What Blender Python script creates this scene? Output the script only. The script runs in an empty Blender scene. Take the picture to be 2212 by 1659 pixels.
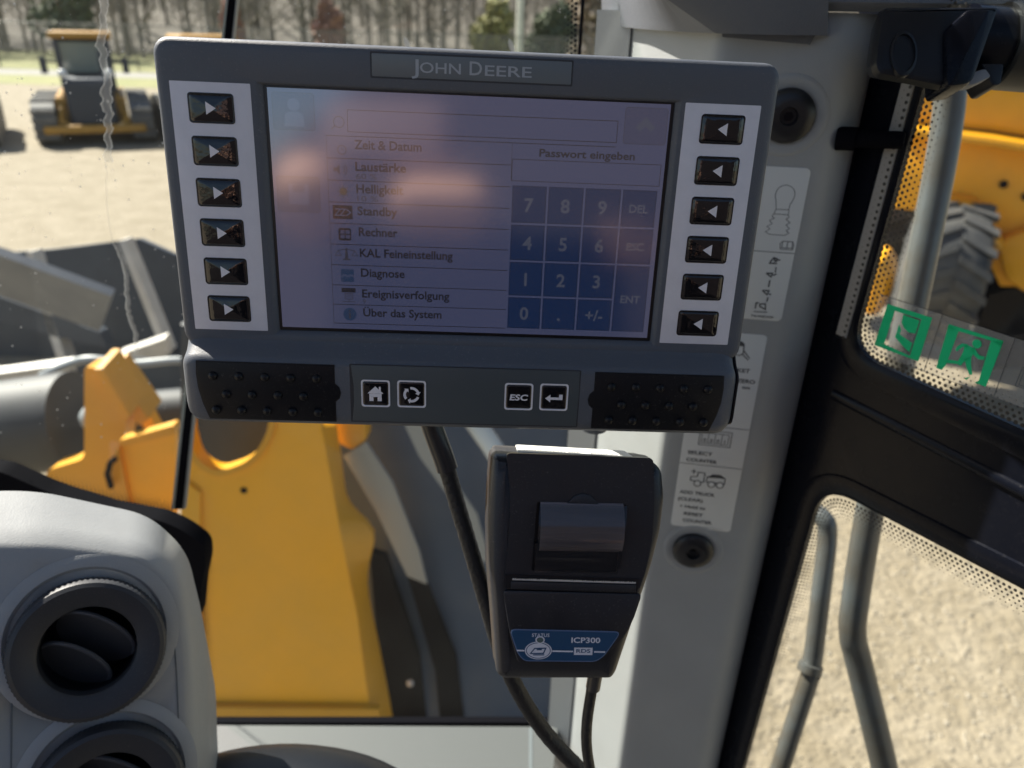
import bpy, bmesh, math, random
from mathutils import Vector, Matrix, noise
random.seed(7)
sc = bpy.context.scene
COL = sc.collection

# ------------------------------------------------------------------ camera
F = 1600.0; CX, CY = 1106.0, 829.5          # focal length and centre for a picture 2212 wide
PITCH = math.radians(26); ROLL = math.radians(1.68); EYE = 3.1
CAMP = Vector((0, 0, EYE))
_R0 = Vector((1, 0, 0)); FW = Vector((0, math.cos(PITCH), -math.sin(PITCH))); _U0 = Vector((0, math.sin(PITCH), math.cos(PITCH)))
RT = _R0*math.cos(ROLL) + _U0*math.sin(ROLL); UP = _U0*math.cos(ROLL) - _R0*math.sin(ROLL)
cd = bpy.data.cameras.new('camera'); cam = bpy.data.objects.new('camera', cd); COL.objects.link(cam)
cam.matrix_world = Matrix(((RT.x, UP.x, -FW.x, CAMP.x), (RT.y, UP.y, -FW.y, CAMP.y), (RT.z, UP.z, -FW.z, CAMP.z), (0, 0, 0, 1)))
cd.sensor_width = 36; cd.lens = F/2212*36; cd.clip_start = 0.01; cd.clip_end = 2000
cd.dof.use_dof = True; cd.dof.focus_distance = 0.385; cd.dof.aperture_fstop = 8.2
sc.camera = cam

# ------------------------------------------------------------------ light
SUN_AZ = math.radians(-54); SUN_EL = math.radians(42)
SDIR = Vector((math.sin(SUN_AZ)*math.cos(SUN_EL), math.cos(SUN_AZ)*math.cos(SUN_EL), math.sin(SUN_EL)))
world = bpy.data.worlds.new('World'); sc.world = world; world.use_nodes = True
wt = world.node_tree; wt.nodes.clear()
sky = wt.nodes.new('ShaderNodeTexSky'); sky.sky_type = 'NISHITA'; sky.sun_disc = False
sky.sun_elevation = SUN_EL; sky.sun_rotation = SUN_AZ
bg = wt.nodes.new('ShaderNodeBackground'); bg.inputs['Strength'].default_value = 0.05
wo = wt.nodes.new('ShaderNodeOutputWorld')
wt.links.new(sky.outputs[0], bg.inputs[0]); wt.links.new(bg.outputs[0], wo.inputs[0])
sl = bpy.data.lights.new('sun', 'SUN'); sl.energy = 5.0; sl.angle = math.radians(0.5); sl.color = (1, .93, .82)
sun = bpy.data.objects.new('sun', sl); COL.objects.link(sun)
sun.rotation_euler = SDIR.to_track_quat('Z', 'Y').to_euler(); sun.location = (-5, 5, 12)
sc.view_settings.view_transform = 'Standard'; sc.view_settings.look = 'None'
sc.view_settings.exposure = 1.5; sc.view_settings.gamma = 1
sc.cycles.use_denoising = True; sc.cycles.max_bounces = 10; sc.cycles.transparent_max_bounces = 24

# ------------------------------------------------------------------ picture -> place
def ray(u, v): return FW + RT*((u-CX)/F) - UP*((v-CY)/F)
def atd(u, v, d): return CAMP + ray(u, v)*d
def onz(u, v, z): r = ray(u, v); return CAMP + r*((z-EYE)/r.z)
def ony(u, v, y): r = ray(u, v); return CAMP + r*(y/r.y)
def onp(u, v, P, n): r = ray(u, v); return CAMP + r*((P-CAMP).dot(n)/r.dot(n))
def frame(o, x, y):                          # right-handed local frame from its x and y directions
    x = x.normalized(); y = (y - x*y.dot(x)).normalized(); z = x.cross(y)
    return Matrix(((x.x, y.x, z.x, o.x), (x.y, y.y, z.y, o.y), (x.z, y.z, z.z, o.z), (0, 0, 0, 1)))
def fpx(M, u, v, z=0.0):                     # local xy of a picture point on the frame's plane at height z
    n = M.col[2].xyz; P = M.translation + n*z
    q = M.inverted() @ onp(u, v, P, n); return (q.x, q.y)

# ------------------------------------------------------------------ materials
def mat(name, col, rough=.5, metal=0, spec=.5, bump=0, bscale=200, var=0, vscale=8, emit=None, estr=1, coat=0, col2=None, ior=None, stretch=None, dust=0, dscale=700, rvar=0):
    m = bpy.data.materials.new(name); m.use_nodes = True; t = m.node_tree; b = t.nodes['Principled BSDF']
    b.inputs['Base Color'].default_value = (*col, 1); b.inputs['Roughness'].default_value = rough
    b.inputs['Metallic'].default_value = metal; b.inputs['Specular IOR Level'].default_value = spec
    if ior: b.inputs['IOR'].default_value = ior
    if coat: b.inputs['Coat Weight'].default_value = coat; b.inputs['Coat Roughness'].default_value = .05
    if emit: b.inputs['Emission Color'].default_value = (*emit, 1); b.inputs['Emission Strength'].default_value = estr
    tc = t.nodes.new('ShaderNodeTexCoord'); src = tc.outputs['Object']
    if stretch:
        mp = t.nodes.new('ShaderNodeMapping'); mp.inputs['Scale'].default_value = stretch
        t.links.new(src, mp.inputs[0]); src = mp.outputs[0]
    if var or col2:
        nz = t.nodes.new('ShaderNodeTexNoise'); nz.inputs['Scale'].default_value = vscale; nz.inputs['Detail'].default_value = 6; nz.inputs['Roughness'].default_value = .65
        t.links.new(src, nz.inputs['Vector'])
        r = t.nodes.new('ShaderNodeValToRGB'); c2 = col2 or tuple(min(1, c*(1+var)) for c in col); c1 = col if col2 else tuple(c*(1-var) for c in col)
        r.color_ramp.elements[0].color = (*c1, 1); r.color_ramp.elements[0].position = .35
        r.color_ramp.elements[1].color = (*c2, 1); r.color_ramp.elements[1].position = .65
        t.links.new(nz.outputs[0], r.inputs[0]); t.links.new(r.outputs[0], b.inputs['Base Color'])
    if dust:
        nd = t.nodes.new('ShaderNodeTexNoise'); nd.inputs['Scale'].default_value = dscale; nd.inputs['Detail'].default_value = 4; nd.inputs['Roughness'].default_value = .7; t.links.new(src, nd.inputs['Vector'])
        nl = t.nodes.new('ShaderNodeTexNoise'); nl.inputs['Scale'].default_value = dscale*.03; nl.inputs['Detail'].default_value = 5; t.links.new(src, nl.inputs['Vector'])
        a1 = t.nodes.new('ShaderNodeMapRange'); a1.inputs[1].default_value = .60; a1.inputs[2].default_value = .74; t.links.new(nd.outputs[0], a1.inputs[0])
        a2 = t.nodes.new('ShaderNodeMapRange'); a2.inputs[1].default_value = .40; a2.inputs[2].default_value = .70; a2.inputs[3].default_value = .15; t.links.new(nl.outputs[0], a2.inputs[0])
        mu = t.nodes.new('ShaderNodeMath'); mu.operation = 'MULTIPLY'; t.links.new(a1.outputs[0], mu.inputs[0]); t.links.new(a2.outputs[0], mu.inputs[1])
        m2 = t.nodes.new('ShaderNodeMath'); m2.operation = 'MULTIPLY'; m2.inputs[1].default_value = dust; t.links.new(mu.outputs[0], m2.inputs[0])
        mx = t.nodes.new('ShaderNodeMix'); mx.data_type = 'RGBA'; t.links.new(m2.outputs[0], mx.inputs[0]); mx.inputs[7].default_value = (.50, .48, .44, 1); mx.inputs[6].default_value = (*col, 1)
        if b.inputs['Base Color'].is_linked: t.links.new(b.inputs['Base Color'].links[0].from_socket, mx.inputs[6])
        t.links.new(mx.outputs[2], b.inputs['Base Color'])
    if rvar:
        nr = t.nodes.new('ShaderNodeTexNoise'); nr.inputs['Scale'].default_value = 28; nr.inputs['Detail'].default_value = 6; nr.inputs['Roughness'].default_value = .7; t.links.new(src, nr.inputs['Vector'])
        ar = t.nodes.new('ShaderNodeMapRange'); ar.inputs[1].default_value = .3; ar.inputs[2].default_value = .7; ar.inputs[3].default_value = max(.03, rough-rvar); ar.inputs[4].default_value = rough+rvar
        t.links.new(nr.outputs[0], ar.inputs[0]); t.links.new(ar.outputs[0], b.inputs['Roughness'])
    if bump:
        n2 = t.nodes.new('ShaderNodeTexNoise'); n2.inputs['Scale'].default_value = bscale; n2.inputs['Detail'].default_value = 3
        t.links.new(src, n2.inputs['Vector'])
        bp = t.nodes.new('ShaderNodeBump'); bp.inputs['Strength'].default_value = bump; bp.inputs['Distance'].default_value = .5/bscale
        t.links.new(n2.outputs[0], bp.inputs['Height']); t.links.new(bp.outputs[0], b.inputs['Normal'])
    return m

def glass_mat(name, dust=.05, scale=4, tint=(.96, .98, .97)):
    m = bpy.data.materials.new(name); m.use_nodes = True; t = m.node_tree; t.nodes.clear()
    o = t.nodes.new('ShaderNodeOutputMaterial'); tr = t.nodes.new('ShaderNodeBsdfTransparent'); tr.inputs[0].default_value = (*tint, 1)
    gl = t.nodes.new('ShaderNodeBsdfGlossy'); gl.inputs['Roughness'].default_value = .02
    fr = t.nodes.new('ShaderNodeFresnel'); fr.inputs['IOR'].default_value = 1.45
    mu = t.nodes.new('ShaderNodeMath'); mu.operation = 'MULTIPLY'; mu.inputs[1].default_value = .3
    ge = t.nodes.new('ShaderNodeNewGeometry'); ml = t.nodes.new('ShaderNodeMath'); ml.operation = 'SUBTRACT'; ml.use_clamp = True
    t.links.new(fr.outputs[0], ml.inputs[0]); t.links.new(ge.outputs['Backfacing'], ml.inputs[1]); t.links.new(ml.outputs[0], mu.inputs[0])
    m1 = t.nodes.new('ShaderNodeMixShader'); t.links.new(mu.outputs[0], m1.inputs[0]); t.links.new(tr.outputs[0], m1.inputs[1]); t.links.new(gl.outputs[0], m1.inputs[2])
    df = t.nodes.new('ShaderNodeBsdfDiffuse'); df.inputs[0].default_value = (.75, .74, .7, 1)
    tl = t.nodes.new('ShaderNodeBsdfTranslucent'); tl.inputs[0].default_value = (.75, .74, .7, 1)
    m2 = t.nodes.new('ShaderNodeMixShader'); m2.inputs[0].default_value = .5; t.links.new(df.outputs[0], m2.inputs[1]); t.links.new(tl.outputs[0], m2.inputs[2])
    tc = t.nodes.new('ShaderNodeTexCoord'); nz = t.nodes.new('ShaderNodeTexNoise'); nz.inputs['Scale'].default_value = scale; nz.inputs['Detail'].default_value = 10; nz.inputs['Roughness'].default_value = .7
    t.links.new(tc.outputs['Object'], nz.inputs['Vector'])
    mr = t.nodes.new('ShaderNodeMapRange'); mr.inputs[1].default_value = .3; mr.inputs[2].default_value = .75; mr.inputs[3].default_value = dust*.5; mr.inputs[4].default_value = dust*1.6
    t.links.new(nz.outputs[0], mr.inputs[0])
    m3 = t.nodes.new('ShaderNodeMixShader'); t.links.new(mr.outputs[0], m3.inputs[0]); t.links.new(m1.outputs[0], m3.inputs[1]); t.links.new(m2.outputs[0], m3.inputs[2])
    t.links.new(m3.outputs[0], o.inputs[0]); return m

def film_mat(name, col, alpha):               # thin see-through film or residue
    m = bpy.data.materials.new(name); m.use_nodes = True; b = m.node_tree.nodes['Principled BSDF']
    b.inputs['Base Color'].default_value = (*col, 1); b.inputs['Alpha'].default_value = alpha; b.inputs['Roughness'].default_value = .45
    return m

def led_mat(name, e, base=(.015, .015, .02)):  # a lit display element under the matte front glass
    return mat(name, base, rough=.12, ior=2.65, emit=tuple(c*.135 for c in e), estr=1)

M = {}
M['housing'] = mat('charcoal plastic', (.086, .097, .118), .50, bump=.4, bscale=1400, dust=.35, rvar=.12)
M['bar'] = M['housing']
M['plate'] = mat('slate name plate', (.13, .15, .165), .4)
M['plate_edge'] = mat('plate edge', (.03, .033, .04), .5)
M['keypanel'] = mat('pale key panel', (.70, .69, .74), .45, var=.04, vscale=60)
M['key'] = mat('glossy black key', (.006, .006, .008), .06, spec=.7, bump=.10, bscale=180)
M['keyrim'] = mat('black key rim', (.008, .008, .01), .25)
M['white_mark'] = mat('white print', (.74, .73, .78), .5)
M['grip'] = mat('black rubber pad', (.004, .005, .008), .42, spec=.3, bump=.15, bscale=1500, dust=.22, dscale=900)
M['rubber'] = mat('black rubber', (.004, .004, .006), .85, spec=.05)
M['trim'] = mat('light grey trim', (.315, .33, .335), .48, bump=.25, bscale=900, var=.035, vscale=14, dust=.18, dscale=500, rvar=.1)
M['trim_dark'] = mat('dark grey trim', (.11, .12, .14), .55, bump=.4, bscale=700)
M['trim_gap'] = mat('trim seam', (.12, .14, .15), .6)
M['black'] = mat('black painted steel', (.004, .005, .009), .24, spec=.16, rvar=.08, dust=.05, dscale=300)
M['black_plastic'] = mat('black plastic', (.006, .007, .010), .40, spec=.3, bump=.15, bscale=900, dust=.08)
M['decal'] = mat('white decal', (.66, .68, .67), .4)
M['ink'] = mat('decal ink', (.06, .065, .07), .5)
M['ink_grey'] = mat('grey decal ink', (.2, .21, .22), .5)
M['vent'] = mat('charcoal vent plastic', (.030, .033, .039), .5, bump=.2, bscale=900, dust=.2, rvar=.1)
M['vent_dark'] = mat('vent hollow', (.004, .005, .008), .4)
M['printer'] = mat('printer plastic', (.022, .023, .028), .42, bump=.3, bscale=1800, dust=.25, rvar=.1)
M['printer2'] = mat('printer lid plastic', (.017, .018, .023), .38, bump=.3, bscale=1800, dust=.25, rvar=.1)
M['paper'] = mat('paper roll', (.24, .21, .225), .32, bump=.12, bscale=60, stretch=(.15, 9, 9))
M['paper_edge'] = mat('paper edge', (.6, .6, .6), .7)
M['blue'] = mat('blue label', (.02, .075, .16), .35)
M['blue_edge'] = mat('pale blue label edge', (.16, .22, .36), .4)
M['cable'] = mat('braided black cable', (.014, .014, .015), .5, bump=.6, bscale=350)
M['sleeve'] = mat('cable sleeve', (.03, .03, .032), .3)
M['yellow'] = mat('loader yellow paint', (.66, .31, .010), .38, var=.06, vscale=3, bump=.03, bscale=20)
M['yellow_dirty'] = mat('dusty yellow paint', (.90, .41, .004), .5, col2=(.80, .385, .014), vscale=2.5, dust=.16, dscale=60, bump=.1, bscale=30)
M['steel_dark'] = mat('dark bucket steel', (.018, .027, .045), .55, col2=(.028, .040, .06), vscale=3)
M['steel_grey'] = mat('worn grey steel', (.13, .14, .16), .55, col2=(.17, .18, .195), vscale=4)
M['steel_light'] = mat('bright worn steel', (.50, .47, .43), .5, var=.1, vscale=6)
M['tube'] = mat('dark hydraulic tube', (.03, .033, .038), .6, var=.2, vscale=4)
M['hose'] = mat('grey hose', (.27, .295, .31), .4)
M['tyre'] = mat('tyre rubber', (.035, .037, .041), .7, col2=(.08, .078, .073), vscale=4)
M['rail'] = mat('grey rail paint', (.085, .096, .10), .3, spec=.6, col2=(.07, .06, .045), vscale=14)
M['fender'] = mat('slate fender plastic', (.055, .078, .125), .6, spec=.2, col2=(.075, .095, .135), vscale=3)
M['glass'] = glass_mat('windscreen glass', .0055, 5)
M['door_glass'] = glass_mat('door glass', .006, 7)
M['frit'] = mat('black frit', (.008, .008, .009), .4)
M['frit_grey'] = mat('lit frit band', (.30, .29, .27), .5)  # grey is skylight on the frit, put into its colour
gm = bpy.data.materials.new('exit green'); gm.use_nodes = True; gt = gm.node_tree; gt.nodes.clear(); go_ = gt.nodes.new('ShaderNodeOutputMaterial'); g1 = gt.nodes.new('ShaderNodeBsdfDiffuse'); g2 = gt.nodes.new('ShaderNodeBsdfTranslucent'); g3 = gt.nodes.new('ShaderNodeMixShader')
for g_ in (g1, g2): g_.inputs[0].default_value = (.025, .50, .22, 1)
g3.inputs[0].default_value = .5; gt.links.new(g1.outputs[0], g3.inputs[1]); gt.links.new(g2.outputs[0], g3.inputs[2]); gt.links.new(g3.outputs[0], go_.inputs[0]); M['green'] = gm
M['film'] = film_mat('clear film', (.8, .8, .78), .10)
M['streak'] = film_mat('dried water', (.82, .8, .76), .30)
M['spot'] = film_mat('dried drop', (.9, .9, .88), .55)
M['lens'] = mat('amber lens', (.85, .38, .02), .25)

# ------------------------------------------------------------------ mesh helpers
def rrect(x0, y0, x1, y1, r, k=4, n=0):
    """rounded rectangle, counter-clockwise; k points a corner, n extra points a side"""
    r = max(r, 1e-6); cs = ((x1-r, y1-r, 0), (x0+r, y1-r, 90), (x0+r, y0+r, 180), (x1-r, y0+r, 270)); P = []
    for i, (cx, cy, a0) in enumerate(cs):
        for j in range(k+1):
            a = math.radians(a0 + 90*j/k); P.append((cx+r*math.cos(a), cy+r*math.sin(a)))
        if n:
            nx, ny, na = cs[(i+1) % 4]; a = math.radians(na); e = (nx+r*math.cos(a), ny+r*math.sin(a)); s = P[-1]
            for j in range(1, n+1): P.append((s[0]+(e[0]-s[0])*j/(n+1), s[1]+(e[1]-s[1])*j/(n+1)))
    return P
def circ(cx, cy, r, n=32, ry=None):
    return [(cx+r*math.cos(2*math.pi*i/n), cy+(ry or r)*math.sin(2*math.pi*i/n)) for i in range(n)]
def ccw(P):
    a = sum(P[i][0]*P[(i+1) % len(P)][1]-P[(i+1) % len(P)][0]*P[i][1] for i in range(len(P)))
    return list(P) if a > 0 else list(reversed(P))
def z_(P, z): return [Vector((p[0], p[1], z)) for p in P]
def roundpoly(P, r, k=4):
    out = []; n = len(P); V = [Vector((p[0], p[1])) for p in P]
    for i in range(n):
        a, b, c = V[i-1], V[i], V[(i+1) % n]; rr = min(r, (a-b).length*.45, (c-b).length*.45)
        p, q = b+(a-b).normalized()*rr, b+(c-b).normalized()*rr
        for j in range(k+1):
            t = j/k; out.append(tuple(p*(1-t)**2 + b*2*t*(1-t) + q*t*t))
    return out
def smooth_path(P, k=6):
    P = [Vector(p) for p in P]; out = []
    for i in range(len(P)-1):
        a, b, c, d = P[max(i-1, 0)], P[i], P[i+1], P[min(i+2, len(P)-1)]
        for j in range(k):
            t = j/k; out.append(.5*((2*b)+(c-a)*t+(2*a-5*b+4*c-d)*t*t+(3*b-a-3*c+d)*t**3))
    out.append(P[-1]); return out

class MB:
    def __init__(s): s.bm = bmesh.new(); s.mats = []; s.mi = 0
    def m(s, k):
        mt = M[k] if isinstance(k, str) else k
        if mt not in s.mats: s.mats.append(mt)
        s.mi = s.mats.index(mt); return s
    def face(s, vs):
        try: f = s.bm.faces.new(vs); f.material_index = s.mi; return f
        except ValueError: return None
    def poly(s, pts): return s.face([s.bm.verts.new(Vector(p)) for p in pts])
    def loft(s, loops, c0=True, c1=True, closed=True):
        L = [[s.bm.verts.new(Vector(p)) for p in lp] for lp in loops]; n = len(L[0])
        for a, b in zip(L, L[1:]):
            for i in range(n if closed else n-1):
                j = (i+1) % n; s.face((a[i], a[j], b[j], b[i]))
        if c0: s.face(list(reversed(L[0])))
        if c1: s.face(L[-1])
        return s
    def prism(s, P, z0, z1, bev=0):            # 2-D outline between two heights, upper edge optionally eased
        P = ccw(P)
        if bev <= 0: return s.loft([z_(P, z0), z_(P, z1)])
        I = inset(P, bev*.3); J = inset(P, bev)
        return s.loft([z_(P, z0), z_(P, z1-bev), z_(I, z1-bev*.3), z_(J, z1)])
    def slab(s, pts, off):                     # 3-D outline pushed along a vector
        P = [Vector(p) for p in pts]; off = Vector(off)
        c = sum(((P[i]-P[0]).cross(P[(i+1) % len(P)]-P[0]) for i in range(len(P))), Vector())
        if c.dot(off) < 0: P.reverse()
        return s.loft([P, [p+off for p in P]])
    def box(s, x0, y0, z0, x1, y1, z1):
        return s.loft([[(x0, y0, z0), (x1, y0, z0), (x1, y1, z0), (x0, y1, z0)], [(x0, y0, z1), (x1, y0, z1), (x1, y1, z1), (x0, y1, z1)]])
    def rbox(s, x0, y0, z0, x1, y1, z1, r, rc=None, k=4):
        rc = rc or r; L = [z_(rrect(x0+r, y0+r, x1-r, y1-r, max(rc-r, 1e-5), k), z0)]
        for a in (30, 60, 90):
            t = math.radians(a); i = r*(1-math.sin(t)); L.append(z_(rrect(x0+i, y0+i, x1-i, y1-i, max(rc-i, 1e-5), k), z0+r*(1-math.cos(t))))
        for a in (90, 60, 30, 0):
            t = math.radians(a); i = r*(1-math.sin(t)); L.append(z_(rrect(x0+i, y0+i, x1-i, y1-i, max(rc-i, 1e-5), k), z1-r*(1-math.cos(t))))
        return s.loft(L)
    def tube(s, pts, r, n=14, caps=True):
        P = [Vector(p) for p in pts]; R = r if isinstance(r, (list, tuple)) else [r]*len(P); L = []
        t0 = (P[1]-P[0]).normalized(); a = t0.orthogonal().normalized()
        for i, p in enumerate(P):
            t = ((P[min(i+1, len(P)-1)]-P[max(i-1, 0)])).normalized(); a = (a-t*a.dot(t)).normalized(); b = t.cross(a)
            L.append([p+(a*math.cos(2*math.pi*j/n)+b*math.sin(2*math.pi*j/n))*R[i] for j in range(n)])
        return s.loft(L, caps, caps)
    def dome(s, cx, cy, z, r, h, n=20):
        L = [z_(circ(cx, cy, r*math.cos(math.radians(a)), n), z+h*math.sin(math.radians(a))) for a in (0, 20, 40, 60, 78, 88)]
        return s.loft(L, False, True)
    def ball(s, c, r, n=16):
        L = []; c = Vector(c)
        for i in range(1, 9):
            a = math.pi*(i/9-.5); L.append([c+Vector((r*math.cos(a)*math.cos(2*math.pi*j/n), r*math.cos(a)*math.sin(2*math.pi*j/n), r*math.sin(a))) for j in range(n)])
        return s.loft(L)
    def line(s, P, w, z, closed=False, h=5e-5):   # flat stroke of width w along a 2-D path
        P = [Vector((p[0], p[1])) for p in P]; n = len(P); ed = [(i, (i+1) % n) for i in range(n if closed else n-1)]
        nr = [Vector((-(P[b]-P[a]).normalized().y, (P[b]-P[a]).normalized().x)) if (P[b]-P[a]).length > 1e-9 else Vector((0, 1)) for a, b in ed]
        l, r = [], []
        for i in range(n):
            if closed: n1, n2 = nr[i-1], nr[i]
            else: n1, n2 = nr[max(i-1, 0)], nr[min(i, len(nr)-1)]
            mvec = n1+n2; mvec = mvec.normalized() if mvec.length > 1e-6 else n1; k = w/2/max(.5, mvec.dot(n1))
            l.append(P[i]+mvec*k); r.append(P[i]-mvec*k)
        vl = [s.bm.verts.new((p.x, p.y, z)) for p in l]; vr = [s.bm.verts.new((p.x, p.y, z)) for p in r]
        for a, b in ed: s.face((vr[a], vr[b], vl[b], vl[a]))
        return s
    def flat(s, P, z): return s.poly(z_(ccw(P), z))
    def text(s, body, x, y, h, z, w=None, bold=0.0, shear=0.0, rot=0.0, xf=None, align='l'):
        """lettering: capital height h, optional total width w, left baseline at x, y"""
        cu = bpy.data.curves.new('t', 'FONT'); cu.body = body; cu.size = 1; cu.offset = bold; cu.shear = shear; cu.resolution_u = 3
        ob = bpy.data.objects.new('t', cu); COL.objects.link(ob)
        me = bpy.data.meshes.new_from_object(ob.evaluated_get(bpy.context.evaluated_depsgraph_get()))
        bpy.data.objects.remove(ob); bpy.data.curves.remove(cu)
        if not me.vertices: return s
        xs = [v.co.x for v in me.vertices]; x0, x1 = min(xs), max(xs)
        sy = h/.729; sx = w/(x1-x0) if w else sy; ww = (x1-x0)*sx
        ox = {'l': 0, 'c': -ww/2, 'r': -ww}[align]; c, si = math.cos(rot), math.sin(rot); vs = []
        for v in me.vertices:
            px, py = (v.co.x-x0)*sx+ox, v.co.y*sy; p = Vector((x+px*c-py*si, y+px*si+py*c, z)); vs.append(s.bm.verts.new(xf(p) if xf else p))
        for p in me.polygons: s.face([vs[i] for i in p.vertices])
        bpy.data.meshes.remove(me); return s
    def build(s, name, parent=None, label=None, world=False, angle=35, fix=True):
        if fix: bmesh.ops.recalc_face_normals(s.bm, faces=s.bm.faces)
        me = bpy.data.meshes.new(name); s.bm.to_mesh(me); s.bm.free()
        for mt in s.mats: me.materials.append(mt)
        if world and parent is not None:
            bpy.context.view_layer.update(); me.transform(parent.matrix_world.inverted())
        for p in me.polygons: p.use_smooth = True
        me.set_sharp_from_angle(angle=math.radians(angle))
        o = bpy.data.objects.new(name, me); COL.objects.link(o)
        if parent is not None: o.parent = parent
        if label: o['label'] = label
        return o
def inset(P, d):
    n = len(P); out = []
    for i in range(n):
        a, b, c = Vector(P[i-1][:2]), Vector(P[i][:2]), Vector(P[(i+1) % n][:2])
        e1 = (b-a); e2 = (c-b); e1 = e1.normalized() if e1.length > 1e-9 else e2.normalized(); e2 = e2.normalized() if e2.length > 1e-9 else e1
        n1, n2 = Vector((-e1.y, e1.x)), Vector((-e2.y, e2.x)); m = n1+n2; m = m.normalized() if m.length > 1e-6 else n1
        out.append(tuple(b + m*d/max(.5, m.dot(n1))))
    return out
def thing(name, label, cat, mw=None, loc=None, group=None):
    o = bpy.data.objects.new(name, None); COL.objects.link(o); o.empty_display_size = .05
    if mw is not None: o.matrix_world = mw
    elif loc is not None: o.location = loc
    tag(o, label, cat, group); return o
def tag(o, label, cat, group=None):
    o['label'] = label; o['category'] = cat
    if group: o['group'] = group
    return o
def struct(name, mb, kind='structure'):
    o = mb.build(name); o['kind'] = kind; return o
mm = .001

# ================================================================== the setting
M['gravel'] = mat('beige gravel', (.188, .153, .10), .9, col2=(.262, .22, .158), vscale=2.2, bump=.9, bscale=14)  # the gravel's own beige, varied by noise
M['grass'] = mat('dry grass', (.15, .165, .045), .9, col2=(.25, .235, .10), vscale=.6)
M['road'] = mat('pale road', (.24, .23, .21), .9, var=.08, vscale=.4)
M['hill'] = mat('wooded slope', (.10, .088, .076), 1, col2=(.16, .145, .125), vscale=.18)
g = MB().m('gravel'); N = 40
g.poly([(-300, -60, 0), (300, -60, 0), (300, 400, 0), (-300, 400, 0)]); struct('ground', g)
g = MB().m('grass'); g.poly([(-200, 36, .008), (200, 36, .008), (200, 75, .008), (-200, 75, .008)]); struct('grass_verge', g)
g = MB().m('road'); g.poly([(-200, 41, .016), (200, 41, .016), (200, 45, .016), (-200, 45, .016)]); struct('road', g)
g = MB().m('hill'); rows = []
for j in range(9):
    rows.append([(-170+340*i/60, 66+j*7+2*noise.noise((i*.3, j, 0)), -.2+28*(1-math.cos(math.pi*j/8))/2*(1+.25*noise.noise((i*.13, j*.2, 3)))) for i in range(61)])
g.loft(rows, False, False, closed=False); struct('hill', g)

# far bare wood that reads as one mass
M['bark'] = mat('bare bark', (.175, .155, .13), .9, col2=(.235, .21, .18), vscale=.25)
M['twig'] = mat('bare twigs', (.20, .178, .15), .9, col2=(.29, .262, .225), vscale=.2)
def rnd(a, b): return random.uniform(a, b)
w = MB(); w.m('bark')
def stick(mb, p, q, r):
    p, q = Vector(p), Vector(q); d = (q-p).normalized(); a = d.orthogonal().normalized(); b = d.cross(a)
    L = [[p+(a*math.cos(t)+b*math.sin(t))*r for t in (0, 2.1, 4.2)], [q+(a*math.cos(t)+b*math.sin(t))*r*.4 for t in (0, 2.1, 4.2)]]
    mb.loft(L, False, False)
for i in range(520):
    x, y = rnd(-75, 45), rnd(58, 78); h = rnd(9, 17); z0 = max(0, (y-66)*.5)
    w.m('bark'); stick(w, (x, y, z0), (x+rnd(-.5, .5), y, z0+h), rnd(.06, .17))
    w.m('twig')
    for k in range(24):
        t = rnd(.10, .97); L = (1.1-t)*rnd(1.5, 4.5); a = rnd(0, 6.28)
        p = (x, y, z0+h*t); q = (x+L*math.cos(a), y+L*math.sin(a)*.6, z0+h*t+L*rnd(.4, 1.1)); stick(w, p, q, rnd(.02, .05))
        for _ in range(3):
            s = rnd(.3, 1); c = Vector(p).lerp(Vector(q), s); e = c+Vector((rnd(-1, 1), rnd(-.6, .6), rnd(.0, 1))); stick(w, c, e, .035)
struct('far_wood', w, 'stuff')
M['stone'] = mat('pale stones', (.24, .205, .15), .9, col2=(.33, .29, .23), vscale=1.5)
st = MB().m('stone'); rq = random.Random(5)
def stones(n, x0, x1, y0, y1, s0, s1):
    for _ in range(n):
        c = Vector((rq.uniform(x0, x1), rq.uniform(y0, y1), 0)); s = rq.uniform(s0, s1)*rq.uniform(.5, 1); a = rq.uniform(0, 6.28); ex = rq.uniform(.6, 1.4)
        L = [[c+Vector((math.cos(a+1.257*i)*s*r*ex, math.sin(a+1.257*i)*s*r/ex, z*s)) for i in range(5)] for r, z in ((1, -.1), (.95, .35), (.45, .7))]; st.loft(L, False, True)
stones(5200, .6, 4.2, 1.6, 5.5, .005, .016); struct('loose_stones', st, 'stuff')

def leafy(mb, c, rx, rz, n, s, m):
    mb.m(m)
    for _ in range(n):
        while True:
            d = Vector((rnd(-1, 1), rnd(-1, 1), rnd(-1, 1)))
            if d.length <= 1 and noise.noise(d*2.3+Vector(c))>-.18: break
        p = Vector((c[0]+d.x*rx, c[1]+d.y*rx, c[2]+d.z*rz)); a = Vector((rnd(-1, 1), rnd(-1, 1), rnd(-1, 1))).normalized(); b = a.orthogonal().normalized()
        q = s*rnd(.6, 1.3); mb.poly([p-a*q-b*q*.5, p+a*q-b*q*.5, p+a*q*.6+b*q, p-a*q*.6+b*q])
M['evergreen'] = mat('evergreen needles', (.05, .075, .045), .8, col2=(.10, .12, .06), vscale=.6)
M['olive'] = mat('olive leaves', (.20, .20, .07), .8, col2=(.30, .28, .12), vscale=.6)
M['rust'] = mat('rust leaves', (.26, .12, .085), .8, col2=(.33, .18, .13), vscale=.6)
M['tan'] = mat('tan leaves', (.33, .26, .18), .8, col2=(.42, .35, .26), vscale=.6)
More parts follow.
